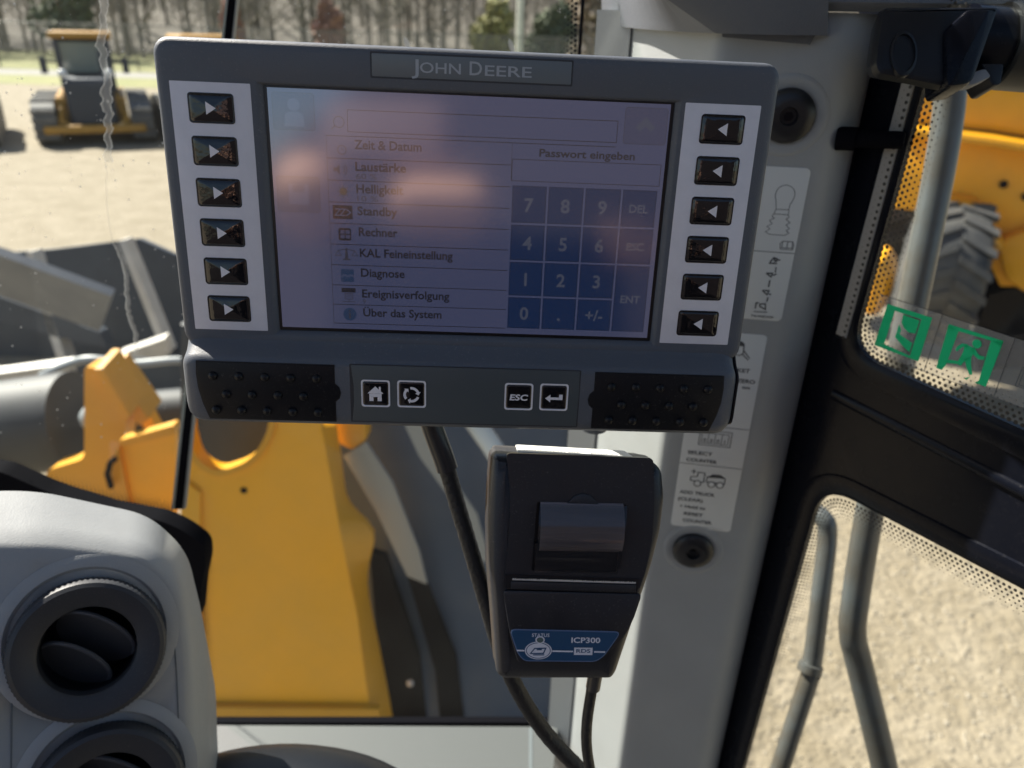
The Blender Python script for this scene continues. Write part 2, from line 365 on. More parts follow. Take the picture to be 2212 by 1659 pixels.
def tree(name, label, cat, u, v, y, h, r, m, grp=None):
    b = ony(u, v, y); base = Vector((b.x, y, max(0, (y-66)*.5)))
    t = thing(name, label, cat, loc=base, group=grp)
    k = MB().m('bark'); k.tube([(0, 0, 0), (.05, 0, h*.5), (0, 0, h*.9)], [.18, .12, .04], 8); k.build('trunk', t)
    k = MB(); 
    for i in range(5): leafy(k, (rnd(-.35, .35)*r, rnd(-.3, .3)*r, h*(.35+.13*i)), r*(1-.13*i), h*.2, 420, .16, m)
    k.build('crown', t)
tree('conifer', 'dark green conifer in front of the bare wood, above the nameplate', 'tree', 1195, 60, 55, 4.2, 1.6, 'evergreen')
tree('leafy_tree', 'olive green leafy tree left of the pale utility pole', 'tree', 1060, 60, 55, 4.4, 1.7, 'olive')
tree('leafy_tree', 'tan leaved tree beside the right end of the bare wood', 'tree', 1275, 40, 57, 6.5, 2.2, 'tan')
tree('shrub', 'rust red shrub in the bare wood above the screen top', 'shrub', 715, 90, 52, 3.9, 1.0, 'rust')
tree('shrub', 'small rust red shrub at top edge of the photo', 'shrub', 505, 90, 53, 5.6, .6, 'rust')
tree('conifer', 'grey green conifer behind the yellow dozer cab roof', 'tree', 150, 60, 57, 6.6, 2.2, 'evergreen')
# utility pole
b = ony(1122, 90, 50); t = thing('utility_pole', 'pale upright utility pole before the wood above the monitor', 'pole', loc=(b.x, 50, 0))
M['pole'] = mat('pale pole', (.62, .61, .56), .8, var=.1, vscale=2)
k = MB().m('pole'); k.tube([(0, 0, 0), (0, 0, 4), (0, 0, 9)], [.24, .22, .19], 12); k.build('post', t)
k = MB().m('steel_light'); k.box(-1, -.06, 8.2, 1, .06, 8.35); k.build('crossarm', t)
# chain-link fence
t = thing('chain_link_fence', 'low wire fence with thin grey posts behind the yellow dozer', 'fence', loc=(-18, 46, 0))
for i in range(14):
    k = MB().m('rail'); x = -24+i*4.0; k.tube([(x, 0, 0), (x, 0, 2.45)], .045, 8); k.build('post', t)
k = MB().m('rail'); k.tube([(-24, 0, 2.4), (28, 0, 2.4)], .03, 8); k.build('top_rail', t)
M['mesh'] = film_mat('wire mesh', (.35, .34, .32), .10)
k = MB().m('mesh'); k.box(-24, .05, .05, 28, .055, 2.38); k.build('wire_mesh', t)

# ------------------------------------------------------------------ parked dozers
M['doz_yel'] = mat('dozer yellow', (.42, .21, .02), .45, var=.08, vscale=2)
M['doz_dark'] = mat('dozer dark steel', (.018, .028, .05), .45)
M['doz_glass'] = mat('cab window', (.16, .20, .18), .12, spec=.8)
M['lamp_w'] = mat('work lamp glass', (.8, .8, .78), .2)
M['track'] = mat('steel track', (.07, .072, .075), .6, col2=(.15, .14, .13), vscale=4)
def dozer(loc, rz, label):
    t = thing('crawler_dozer', label, 'dozer', loc=loc, group='dozers parked across the yard'); t.rotation_euler.z = rz
    def stad(x0, x1):
        P = [(-1.6+.5*math.cos(math.radians(a)), .5+.5*math.sin(math.radians(a))) for a in range(90, 271, 20)]+[(1.5+.5*math.cos(math.radians(a)), .5+.5*math.sin(math.radians(a))) for a in range(-90, 91, 20)]
        return [[(x0, p[0], p[1]) for p in P], [(x1, p[0], p[1]) for p in P]]
    for s in (-1, 1):
        k = MB().m('track'); k.loft(stad(s*.85, s*1.35))
        for i in range(9): k.box(min(s*.83, s*1.37), -1.6+i*.37, .99, max(s*.83, s*1.37), -1.48+i*.37, 1.05)
        for i in range(4): k.box(min(s*.83, s*1.37), -2.13, .2+i*.2, max(s*.83, s*1.37), -2.05, .28+i*.2)
        k.build('track', t)
    k = MB().m('doz_yel'); k.box(-.8, -1.5, .45, .8, 1.4, 1.1); k.build('hull', t)
    k = MB().m('doz_dark'); k.rbox(-.55, -1.75, .45, .55, .2, 1.55, .06); k.build('hood', t)
    k = MB().m('doz_dark'); k.box(-.48, -1.83, .5, .48, -1.752, 1.45)
    for i in range(7): k.box(-.46, -1.85, .56+i*.12, .46, -1.832, .60+i*.12)
    k.build('grille', t)
    k = MB().m('doz_yel'); k.rbox(-1.15, -2.2, .30, 1.15, -1.95, .50, .04); k.box(-.75, -1.95, .42, -.62, -1.2, .6); k.box(.62, -1.95, .42, .75, -1.2, .6); k.build('push_frame', t)
    for s in (-1, 1):
        k = MB().m('doz_yel'); k.tube([(s*.78, -1.95, .5), (s*.62, -1.3, 1.15)], .07, 10); k.build('lift_cylinder', t)
        k = MB().m('lamp_w'); k.ball((s*.52, -1.5, 1.66), .11); k.build('work_lamp', t)
        k = MB().m('doz_dark'); k.tube([(s*.62, -.1, 1.85), (s*.95, -.5, 1.9)], .03, 8); k.box(s*.95-.08, -.54, 1.6, s*.95+.08, -.5, 2.0); k.build('mirror', t)
    c = MB().m('doz_dark')
    for x in (-.60, .60):
        for y in (-.1, 1.2): c.box(x-.06, y-.06, 1.1, x+.06, y+.06, 2.42)
    c.box(-.60, 1.15, 1.1, .60, 1.25, 2.4); c.box(-.66, -.16, 1.02, .66, 1.26, 1.13); c.build('cab', t)
    k = MB().m('doz_glass'); k.box(-.53, -.09, 1.6, .53, -.05, 2.34); k.build('window', t)
    for s in (-1, 1): k = MB().m('doz_glass'); k.box(s*.61-.02, -.04, 1.4, s*.61+.02, 1.14, 2.34); k.build('window', t)
    k = MB().m('doz_yel'); k.rbox(-.74, -.3, 2.42, .74, 1.4, 2.58, .05); k.build('roof', t)
    k = MB().m('doz_dark'); k.tube([(.38, -1.0, 1.5), (.38, -1.0, 2.2)], .05, 10); k.build('exhaust', t)
    return t
p = onz(134, 312, 0); dozer(Vector((p.x, p.y+1.9, 0)), math.radians(27), 'yellow and dark blue dozer facing us across the yard')
p = onz(372, 322, 0); dozer(Vector((p.x+.4, p.y+2.2, 0)), math.radians(34), 'dozer mostly hidden behind the left edge of the monitor')
p = onz(-90, 330, 0); dozer(Vector((p.x-1.7, p.y+1.9, 0)), math.radians(30), 'dozer at the far left, only its dark track showing')

# ================================================================== this loader's front end, seen through the windscreen
def zpoly(pts, d): return [atd(u, v, d) for u, v in pts]
def yslab(mb, pts, y, th, lean=0.0, ref=900):
    """outline on an upright plane y (leaning back by lean per unit picture height), th thick away from us"""
    n = Vector((0, -1, lean)).normalized(); P0 = Vector((0, y, onz(800, ref, 0).z)); P0 = ony(800, ref, y)
    return mb.slab([onp(u, v, P0, n) for u, v in pts], -n*th)
# ---- bucket
t = thing('loader_bucket', 'big dark steel loader bucket with light grey rib edges', 'bucket', loc=(ony(180, 700, 6.2).x, 6.2, 0))
k = MB().m('steel_dark'); yslab(k, [(-160, 560), (-60, 553), (120, 538), (302, 516), (375, 549), (470, 575), (560, 900), (150, 860), (-160, 900)], 6.6, .06, .1); k.build('back_plate', t, world=True)
k = MB().m('steel_light'); yslab(k, [(255, 520), (268, 518), (366, 760), (352, 766)], 6.0, .16, .1); k.build('rib', t, world=True)
k = MB().m('steel_light'); yslab(k, [(56, 545), (68, 543), (105, 665), (157, 822), (142, 832), (92, 680)], 6.0, .16, .1); k.build('rib', t, world=True)
k = MB().m('steel_grey'); yslab(k, [(-160, 505), (0, 552), (241, 640), (214, 716), (0, 640), (-160, 575)], 5.9, .08, -.45); k.build('crossbar', t, world=True)
k = MB().m('steel_dark'); yslab(k, [(-160, 580), (0, 642), (214, 718), (232, 750), (120, 728), (0, 690), (-160, 640)], 6.0, .15, .1); k.build('crossbar_shade', t, world=True)  # dark slab standing in for the shade under the crossbar
k = MB().m('steel_light'); yslab(k, [(-160, 818), (0, 806), (148, 786), (155, 824), (60, 842), (0, 850), (-160, 862)], 5.6, .1, -.2); k.build('lower_lip', t, world=True)
k = MB().m('steel_light'); yslab(k, [(256, 766), (355, 732), (366, 766), (345, 776)], 5.9, .1, -.2); k.build('gusset', t, world=True)
k = MB().m('steel_dark'); yslab(k, [(148, 786), (256, 770), (330, 776), (420, 770), (560, 900), (150, 930)], 5.95, .1, .1); k.build('lower_plate', t, world=True)
# ---- lift arm assembly
t = thing('lift_arm', 'yellow loader lift arm frame with brackets beyond the windscreen', 'lift arm', loc=(-.4, 2.2, 0))
k = MB().m('tube'); a0, a1 = ony(-160, 950, 3.1), ony(172, 905, 3.1); k.tube([a0, a1], .235, 32); k.build('torque_tube', t, world=True)
k = MB().m('tube'); a0, a1 = ony(262, 905, 3.25), ony(560, 878, 3.35); k.tube([a0, a1], .13, 28); k.build('cross_tube', t, world=True)
k = MB().m('yellow'); yslab(k, roundpoly([(182, 792), (206, 795), (272, 900), (268, 960), (236, 950), (240, 1040), (262, 1180), (60, 1180), (101, 1016), (182, 991)], 14), 2.75, .10, .05); k.build('bracket', t, world=True)
k = MB().m('yellow'); k.slab([ony(203, 797, 2.70), ony(220, 797, 2.70), ony(281, 900, 2.70), ony(266, 910, 2.70)], (0, .16, .02)); k.build('bracket_flange', t, world=True)
k = MB().m('yellow'); k.slab([ony(228, 803, 2.78), ony(246, 801, 2.78), ony(321, 906, 2.78), ony(300, 920, 2.78)], (0, .14, .02)); k.build('side_bar', t, world=True)
k = MB().m('yellow_dirty'); yslab(k, roundpoly([(292, 868), (305, 862), (345, 940), (318, 950)], 4), 2.95, .06); k.build('tube_clamp', t, world=True)
k = MB().m('yellow'); yslab(k, roundpoly([(256, 952), (374, 919), (380, 928), (378, 938), (262, 966)], 5), 2.55, .05); k.build('plate_rim', t, world=True)
k = MB().m('yellow_dirty'); yslab(k, [(256, 964), (379, 934), (379, 1200), (300, 1200)], 2.56, .03); k.build('side_plate', t, world=True)
k = MB().m('yellow'); yslab(k, [(238, 1000), (256, 964), (300, 1200), (262, 1200)], 2.54, .05); k.build('plate_edge', t, world=True)
k = MB().m('rubber'); k.tube([ony(252, 988, 2.52), ony(238, 1000, 2.50), ony(232, 1024, 2.50), ony(240, 1052, 2.52)], .012, 10); k.build('hose_loop', t, world=True)
k = MB().m('hose'); k.tube(smooth_path([ony(90, 812, 3.6), ony(150, 786, 3.6), ony(200, 776, 3.6), ony(290, 786, 3.6), ony(400, 779, 3.6), ony(520, 800, 3.6)]), .022, 10); k.build('pale_hose', t, world=True)
k = MB().m('hose'); k.ball(ony(205, 902, 2.95), .065); k.build('pin_cap', t, world=True)
# main tower plate
PT, LEAN = 1.95, .16
tn = Vector((0, -1, LEAN)).normalized(); tp = ony(640, 1250, PT)
MT = frame(tp, Vector((1, 0, 0)), Vector((0, LEAN, 1)))
def tw(pts, z=0): return [fpx(MT, u, v, z) for u, v in pts]
tower = thing('front_tower', 'broad amber yellow steel plate with an oval hole under the monitor', 'loader frame', mw=MT)
outl = tw([(380, 1700), (392, 1080), (404, 840), (700, 840), (694, 920), (735, 1150), (772, 1330), (802, 1560), (830, 1760), (600, 1800)])
hole = roundpoly(tw([(410, 840), (590, 840), (585, 930), (545, 995), (470, 1020), (425, 990), (408, 930)]), .06, 6)
from mathutils.geometry import tessellate_polygon
def with_hole(mb, O, Hh, z0, z1):
    """flat plate with an opening: two faces and both rims"""
    O, Hh = ccw(O), ccw(Hh)
    tri = tessellate_polygon([[Vector((p[0], p[1], 0)) for p in O], [Vector((p[0], p[1], 0)) for p in Hh]]); P = O+Hh
    lo = [mb.bm.verts.new((p[0], p[1], z0)) for p in P]; hi = [mb.bm.verts.new((p[0], p[1], z1)) for p in P]
    for a, b, c in tri: mb.face((hi[a], hi[b], hi[c])); mb.face((lo[c], lo[b], lo[a]))
    n = len(O)
    for i0, m_ in ((0, n), (n, len(Hh))):
        for i in range(m_): j = (i+1) % m_; mb.face((lo[i0+i], lo[i0+j], hi[i0+j], hi[i0+i]))
    return mb
k = MB().m('yellow_dirty'); with_hole(k, outl, hole, -.03, 0); k.build('plate', tower)
k = MB().m('tube'); k.prism(tw([(385, 700), (640, 700), (640, 1060), (385, 1060)], -.35), -.5, -.35, .02); k.build('inner_casting', tower)
k = MB().m('yellow'); hp = ccw(hole); k.loft([z_(inset(hp, .003), -.05), z_(inset(hp, -.016), -.05), z_(inset(hp, -.016), .012), z_(inset(hp, .003), .012), z_(inset(hp, .003), -.05)], False, False); k.build('hole_rim', tower)
k = MB().m('yellow'); F1 = tw([(694, 920), (735, 1150), (772, 1330), (802, 1560), (830, 1760)], 0); F2 = tw([(722, 920), (733, 990), (748, 1085), (798, 1140), (806, 1175), (792, 1240), (794, 1300), (815, 1400), (845, 1560), (872, 1760)], -.10)
fr_ = smooth_path([Vector((p[0], p[1], 0)) for p in F1], 6); bk = [Vector((p[0], p[1], -.1)) for p in F2]
def resample(P, n):
    d = [0]
    for a, b in zip(P, P[1:]): d.append(d[-1]+(b-a).length)
    out = []; j = 0
    for i in range(n):
        s = d[-1]*i/(n-1)
        while j < len(P)-2 and d[j+1] < s: j += 1
        out.append(P[j].lerp(P[j+1], (s-d[j])/max(1e-9, d[j+1]-d[j])))
    return out
A, B = resample(fr_, 40), resample(smooth_path(bk, 8), 40)
k.loft([[a, b, b+Vector((0, 0, -.03)), a+Vector((-.02, 0, -.06))] for a, b in zip(A, B)]); k.build('side_flange', tower, angle=25)
k = MB().m('yellow'); k.prism(roundpoly(tw([(705, 850), (788, 850), (791, 955), (760, 975), (716, 950)], -.16), .02), -.25, -.16, .01); k.build('stop_block', tower)
k = MB().m('rubber'); c = tw([(527, 1059)])[0]; k.prism(circ(c[0], c[1], .011, 20), .0005, .004, .001); k.build('plug', tower)
k = MB().m('yellow_dirty'); P1 = tw([(380, 1700), (396, 1030), (436, 1060), (440, 1700)]); k.prism(P1, .002, .018, .004); k.build('left_rib', tower)
k = MB().m('yellow'); P1 = tw([(380, 1700), (380, 1515), (822, 1520), (850, 1700)], .0); k.prism(P1, .003, .03, .008); k.build('lower_fold', tower)
# ---- right front fender with tyre
t = thing('front_fender', 'dark slate front fender and tyre right of the yellow tower', 'fender', loc=(.1, 2.3, 0))
k = MB().m('fender'); rows = []
for j in range(15):
    s = j/14; row = []
    for i in range(12):
        u = 640+ i*62; v = 860+ s*860
        row.append(ony(u, v, 2.45-.22*s-.10*math.sin(math.pi*i/11)))
    rows.append(row)
k.loft(rows, False, False, closed=False)
rows2 = [[p+Vector((0, .05, 0)) for p in r] for r in rows]; k.loft(rows2, False, False, closed=False); k.build('shell', t, world=True)
def stripe(mb, pts, m, r0):
    mb.m(m); mb.slab(pts, (0, .012, -.012)); return mb
k = MB().m('hose'); k.slab([ony(742, 985, 2.17), ony(790, 955, 2.17), ony(846, 1040, 2.17), ony(905, 1190, 2.17), ony(922, 1262, 2.17), ony(880, 1245, 2.17), ony(812, 1105, 2.17)], (0, .03, -.02)); k.build('pale_band', t, world=True)  # pale band in the grey hose colour
k = MB().m('hose'); k.slab([ony(868, 905, 2.17), ony(905, 905, 2.17), ony(945, 985, 2.17), ony(1030, 1110, 2.17), ony(1060, 1220, 2.17), ony(1040, 1210, 2.17), ony(985, 1095, 2.17), ony(905, 985, 2.17)], (0, .03, -.02)); k.build('pale_band', t, world=True)
k = MB().m('rubber'); k.slab([ony(880, 1245, 2.17), ony(922, 1262, 2.17), ony(985, 1420, 2.17), ony(1010, 1600, 2.17), ony(955, 1600, 2.17), ony(940, 1450, 2.17)], (0, .04, -.02)); k.build('mud_flap', t, world=True)
k = MB().m('rubber'); k.slab([ony(798, 1190, 2.17), ony(830, 1200, 2.17), ony(905, 1420, 2.17), ony(940, 1700, 2.17), ony(840, 1700, 2.17), ony(815, 1400, 2.17)], (0, .06, -.03)); k.build('tyre_shoulder', t, world=True)
k = MB().m('steel_light'); k.ball(ony(886, 1476, 2.13), .014); k.build('bolt', t, world=True)
k = MB().m('hose'); k.tube([atd(1010, 890, 2.0), atd(1060, 960, 1.98), atd(1110, 1040, 1.95)], .028, 12); k.build('handhold', t, world=True)

# ================================================================== cab glass
def cr(x0, y0, k): return lambda x, y: (x0+x*k, y0+y*k)
ZU = Vector((0, 0, 1))
YB = .73
s0, s1 = ony(509, -100, YB), ony(386, 1095, YB)
nB = Vector((0, -1, 0)); MBW = frame(ony(800, 900, YB), Vector((1, 0, 0)), ZU)
dA = Vector((-.9, -.44, 0)); nA = dA.cross(s0-s1).normalized()
if nA.dot(CAMP-s0) < 0: nA = -nA
MAW = frame(s1, -dA, s0-s1)
scr = thing('windscreen', 'dusty two-pane cab windscreen with black joint and dried water streaks', 'windscreen', mw=MBW)
def bpx(pts, z=0): return [fpx(MBW, u, v, z) for u, v in pts]
def apx(pts, z=0): return [Vector((*fpx(MAW, u, v, z), z)) for u, v in pts]
inA = MBW.inverted() @ MAW
k = MB().m('glass'); k.prism(bpx([(520, -120), (1250, -120), (1236, 900), (1185, 1563), (430, 1563), (394, 1100)]), -.006, 0); k.build('pane', scr)
k = MB().m('glass'); k.slab([inA @ p for p in apx([(-220, -120), (506, -120), (376, 1100), (240, 1090), (-220, 980)])], (0, .006, 0)); k.build('pane', scr)
k = MB().m('rubber'); k.slab([ony(u, v, YB-.001) for u, v in ((506, -120), (521, -120), (394, 1100), (377, 1100))], (0, .008, 0)); k.build('joint', scr, world=True)
M['glass_edge'] = mat('ground glass edge', (.22, .23, .23), .5)
k = MB().m('glass_edge')
k.slab([ony(u, v, YB-.0005) for u, v in ((500, -120), (505.5, -120), (376.5, 1100), (370, 1100))], (0, .006, 0))
k.slab([ony(u, v, YB-.0005) for u, v in ((521.5, -120), (525, -120), (399, 1100), (394.5, 1100))], (0, .006, 0)); k.build('glass_edge', scr, world=True)
k = MB().m('rubber'); P = roundpoly([(-220, 1000), (0, 1018), (110, 1066), (240, 1106), (345, 1124), (395, 1146), (442, 1180), (446, 1215), (436, 1260), (428, 1350), (330, 1350), (250, 1180), (0, 1120), (-220, 1100)], 20, 3)
k.slab([ony(u, v, .62) for u, v in P], (0, .02, 0)); k.build('seal', scr, world=True)
k = MB().m('rubber'); k.slab([ony(u, v, YB-.012) for u, v in ((430, 1561), (1188, 1561), (1190, 1590), (430, 1590))], (0, .010, 0)); k.build('seal', scr, world=True)
k = MB().m('rubber'); k.tube([ony(1262, -120, YB+.03), ony(1259, 0, YB+.03), ony(1250, 140, YB+.03), ony(1245, 300, YB+.03)], .0017, 8); k.build('edge_trim', scr, world=True)
def dots(mb, path, rows, sp, r0, side, z, zoff=.0004):
    P = [Vector((p[0], p[1])) for p in path]; d = [0]
    for a, b in zip(P, P[1:]): d.append(d[-1]+(b-a).length)
    for r in range(rows):
        rr = r0*(1-.75*r/max(1, rows-1)) if rows > 1 else r0; s = sp*.5*(r % 2); j = 0
        while s < d[-1]:
            while j < len(P)-2 and d[j+1] < s: j += 1
            a, b = P[j], P[j+1]; t = (b-a).normalized(); nrm = Vector((-t.y, t.x))*side; c = a+t*(s-d[j])+nrm*(r*sp*.80)
            mb.flat(circ(c.x, c.y, rr, 8), z+zoff); s += sp
    return mb
k = MB().m('frit'); Z = .0006
dots(k, [(p[0], p[1]) for p in bpx([(446, 1210), (440, 1300), (446, 1420), (452, 1500)])], 4, .0042, .0016, 1, Z)
dots(k, [(p[0], p[1]) for p in bpx([(1236, 700), (1232, 960), (1212, 1300), (1190, 1558)])], 4, .0042, .0016, -1, Z)
dots(k, [(p[0], p[1]) for p in bpx([(1247, -100), (1240, 200)])], 4, .0042, .0016, -1, Z); k.build('frit_dots', scr)
k = MB().m('frit')
pa = apx([(-60, 985), (0, 1003), (110, 1046), (240, 1078), (345, 1092), (372, 1100)], .0006); tmp = MB().m('frit'); dots(tmp, [(p.x, p.y) for p in pa], 5, .0042, .0016, 1, .0006)
for f in tmp.bm.faces: k.poly([inA @ v.co for v in f.verts])
k.build('frit_dots', scr)
# dried run of water and drops on the left pane
def wav(P, amp, n=70):
    P = resample(smooth_path([Vector((u, v, 0)) for u, v in P], 8), n); out = []
    for i, p in enumerate(P): out.append((p.x+amp*noise.noise((p.y*.055, p.x*.01, 1.3))+amp*.5*noise.noise((p.y*.2, 4, p.x*.02)), p.y))
    return out
k = MB().m('streak')
L_ = wav([(215, -10), (218, 40), (213, 90), (222, 150), (219, 210), (228, 280), (228, 350)], 9); R_ = wav([(233, -10), (234, 40), (231, 90), (236, 150), (239, 210), (241, 280), (243, 350)], 9)
def ribbon(Lp, Rp):
    a = apx(Lp, .0008); b = apx(Rp, .0008); k.loft([[inA @ p, inA @ q] for p, q in zip(a, b)], False, False, closed=False)
ribbon(L_, R_)
L2 = wav([(246, 528), (262, 560), (268, 610), (272, 660), (290, 730), (292, 765)], 6); ribbon(L2, [(u+9+5*noise.noise((v*.1, 2, 0)), v) for u, v in L2])
ribbon([(u-1.2, v) for u, v in wav([(228, 350), (231, 430), (238, 500), (246, 528)], 3)], [(u+.6, v) for u, v in wav([(228, 350), (231, 430), (238, 500), (246, 528)], 3)])
k.m('spot')
for P in (L_, R_, L2): ribbon([(u-1.0, v) for u, v in P], [(u+1.0, v) for u, v in P])
k.build('dried_streak', scr)
k = MB().m('spot'); rs = random.Random(3)
for i in range(230):
    u, v = rs.uniform(0, 480), rs.uniform(0, 950); r = rs.choice((.0003, .0004, .0005, .0009)); c = apx([(u, v)], .0008)[0]
    n_ = rs.randint(5, 8); ph = rs.uniform(0, 6); k.poly([inA @ (c+Vector((r*(.7+.6*rs.random())*math.cos(ph+6.283*i_/n_), r*1.2*math.sin(ph+6.283*i_/n_), 0))) for i_ in range(n_)])
for i in range(60):
    u, v = rs.uniform(530, 1230), rs.uniform(0, 170); r = rs.choice((.0003, .0004, .0006)); c = bpx([(u, v)])[0]
    k.poly([(c[0]+r*math.cos(6.283*i_/7), c[1]+r*1.5*math.sin(6.283*i_/7), .0006) for i_ in range(7)])
for u, v in ((880, 95), (1105, 100), (1337, 0)):
    c = bpx([(u, v)])[0]; k.poly([(c[0]+.0025*math.cos(6.283*i_/10)-.002*math.sin(6.283*i_/10), c[1]+.006*math.sin(6.283*i_/10), .0006) for i_ in range(10)])
k.build('dried_drops', scr)['kind'] = 'stuff'

# ================================================================== corner post with its decals
PX = Vector((math.cos(math.radians(9)), -math.sin(math.radians(9)), 0))
MP = frame(Vector((.141, .585, 2.7)), PX, ZU)
post = thing('corner_post', 'light grey plastic-covered cab corner post behind monitor and printer', 'post', mw=MP)
def w2p(x, y): q = MP.inverted() @ Vector((x, y, 2.7)); return (q.x, q.z)
def azh(deg, depth_z): # point on local plane z=depth_z at a given compass direction
    a = math.radians(deg); n = MP.col[2].xyz; P = MP.translation+n*depth_z; d = Vector((math.sin(a), math.cos(a), 0)); o = Vector((0, 0, 2.7))
    p = o+d*((P-o).dot(n)/d.dot(n)); return w2p(p.x, p.y)
seamp = w2p(.0925, .693); leftp = w2p(.0640, .716)
hR = azh(20.9, 0)[0]; hE = azh(23.45, -.034)[0]
sec = [leftp, (seamp[0]-.0015, seamp[1]), (seamp[0], seamp[1]-.003), (seamp[0]+.0015, seamp[1]+.001)]
for s in (.25, .5, .75): sec.append((seamp[0]+(0-seamp[0])*s*.95, seamp[1]+(0-seamp[1])*s*.95))
sec += [(-.006, -.0085), (-.003, -.004), (.001, -.0012), (.006, -.0002), (.012, 0)]
for s in (.33, .66, 1): sec.append((.012+(hR-.012)*s, 0))
wE = hE-hR
sec += [(hR+.2*wE, -.0010), (hR+.4*wE, -.0045), (hR+.62*wE, -.0115), (hR+.80*wE, -.0185), (hR+.93*wE, -.0255), (hE, -.034), (hE-.001, -.05), (hE-.02, -.10), (leftp[0]+.03, -.16)]
k = MB().m('trim')
k.loft([[(h, y, z) for h, z in sec] for y in (-.75, -.4, -.2, 0, .2, .412)]); k.build('cover', post, angle=50)
pp = lambda u, v, z=0: fpx(MP, u, v, z)
# trim lip to the right of the cover top
# bolts in round recesses
for (u, v) in ((1701, 250), (1497, 1187)):
    c = pp(u, v)
    k = MB().m('trim'); k.loft([z_(circ(c[0], c[1], r, 40), z) for r, z in ((.029, .0002), (.0275, .0009), (.0255, .0011), (.023, .0007), (.0205, .0004))], False, False); k.build('bolt_recess', post)
    M['cap'] = mat('bolt cap', (.012, .013, .016), .35, dust=.2)
    k = MB().m('cap'); k.loft([z_(circ(c[0], c[1], r, 40), z) for r, z in ((.0195, .0008), (.019, .004), (.016, .0065), (.010, .0075), (.0065, .0075), (.0055, .004), (.0001, .004))], False, False)
    k.m('black'); k.prism(circ(c[0], c[1], .0035, 6), .004, .006); k.build('bolt_cap', post)
# peg
a0 = atd(1846, 300, .545); ax = (atd(1948, 303, .53)-a0).normalized()
pg = MB().m('rubber'); pg.tube([a0-ax*.012, a0+ax*.001], .0085, 20); pg.tube([a0, a0+ax*.031, a0+ax*.033], [.0062, .0062, .0052], 20); pg.build('peg', post, world=True)
# decals
ZD = .0005
A3 = cr(1533.5, 348.5, .2195); A4 = cr(1432.8, 697, .28)
def d3(x, y): return pp(*A3(x, y))
def d4(x, y): return pp(*A4(x, y))
tr, br, bl, dv = d3(1010, 70), d3(690, 1575), d3(340, 1555), d3(838, 906)
x1 = (tr[0]+br[0])/2; x0 = x1-.058; y1, y0 = tr[1], br[1]
k = MB().m('decal'); k.prism(rrect(x0, y0, x1, y1, .004, 5), 0, ZD, .0002)
k.m('ink_grey'); k.line([(x0, dv[1]), (x1, dv[1])], .0006, ZD+.0002)
bulb = [d3(*p) for p in smooth_path([Vector((650, 470, 0)), Vector((650, 395, 0)), Vector((643, 330, 0)), Vector((675, 262, 0)), Vector((750, 232, 0)), Vector((815, 262, 0)), Vector((836, 325, 0)), Vector((810, 390, 0)), Vector((785, 430, 0)), Vector((775, 475, 0))], 5) for p in [(p.x, p.y)]]
k.line(bulb, .0005, ZD+.0002); k.line([d3(650, 470), d3(775, 475), d3(770, 525), d3(628, 515)], .0005, ZD+.0002, True)
zl = [d3(*p) for p in ((628, 515), (610, 540), (635, 556), (585, 580), (612, 610), (560, 640), (590, 662), (545, 690), (580, 715), (735, 727), (775, 705), (750, 682), (782, 660), (748, 625), (788, 602), (748, 570), (778, 548), (765, 525))]
k.line(zl, .0005, ZD+.0002)
for b_ in ([(715, 785), (815, 790), (825, 830), (810, 870), (690, 862), (690, 805)], [(715, 785), (705, 848), (805, 855), (815, 790)], [(766, 787), (755, 850)]): k.line([d3(*p) for p in b_], .0006, ZD+.0002, len(b_) > 2)
k.m('ink')
for b_ in ([(590, 990), (630, 945), (665, 960), (640, 985), (690, 965)], [(580, 1000), (660, 1003)], [(630, 945), (640, 985)], [(650, 1040), (645, 1085), (640, 1072)], [(555, 1098), (615, 1100), (600, 1135), (555, 1098)], [(620, 1120), (655, 1105)], [(590, 1165), (575, 1235)], [(515, 1268), (580, 1270), (560, 1310), (515, 1268)], [(580, 1300), (600, 1310)], [(570, 1335), (558, 1380)], [(490, 1400), (545, 1400), (545, 1455), (490, 1425), (490, 1400)], [(445, 1390), (480, 1390)], [(455, 1390), (445, 1445)]): k.line([d3(*p) for p in b_], .0010, ZD+.0003)
k.m('ink_grey'); k.line([d3(430, 1475), d3(562, 1482)], .0009, ZD+.0003); k.m('ink')
p = d3(400, 1525); q = d3(622, 1535); k.text('T414982X00', p[0], p[1], .0019, ZD+.0003, w=q[0]-p[0], bold=.015)
k.build('maintenance_decal', post, 'white decal of a bulb outline and bucket symbols')
tl2, tr2, br2, bl2 = d4(600, 88), d4(835, 110), d4(490, 1612), d4(55, 1560)
x1 = (tr2[0]+br2[0])/2; x0 = bl2[0]; y1, y0 = tr2[1]+.001, br2[1]
k = MB().m('decal'); k.prism(rrect(x0, y0, x1, y1, .0035, 5), 0, ZD, .0002)
k.m('ink_grey')
for yy in (d4(660, 826)[1], d4(595, 1128)[1]): k.line([(x0, yy), (x1, yy)], .0007, ZD+.0002)
k.m('ink')
def dt(s, x, y, xe, h, b=.018, n=1):
    b = .022; p, q = d4(x, y), d4(xe, y+6); k.text(s, p[0], p[1], h, ZD+.0003, w=q[0]-p[0], bold=b)
dt('BUCKET', 455, 366, 668, .0036); dt('TO ZERO', 470, 448, 708, .0036); dt('on', 605, 506, 665, .003)
k.poly([(*p, ZD+.0003) for p in (d4(580, 178), d4(625, 180), d4(618, 150), d4(600, 140), d4(570, 140))])
for b_ in ([(625, 160), (615, 235), (590, 250), (560, 245)], [(622, 215), (665, 275)], [(608, 240), (655, 288)]): k.line([d4(*p) for p in b_], .0008, ZD+.0003)
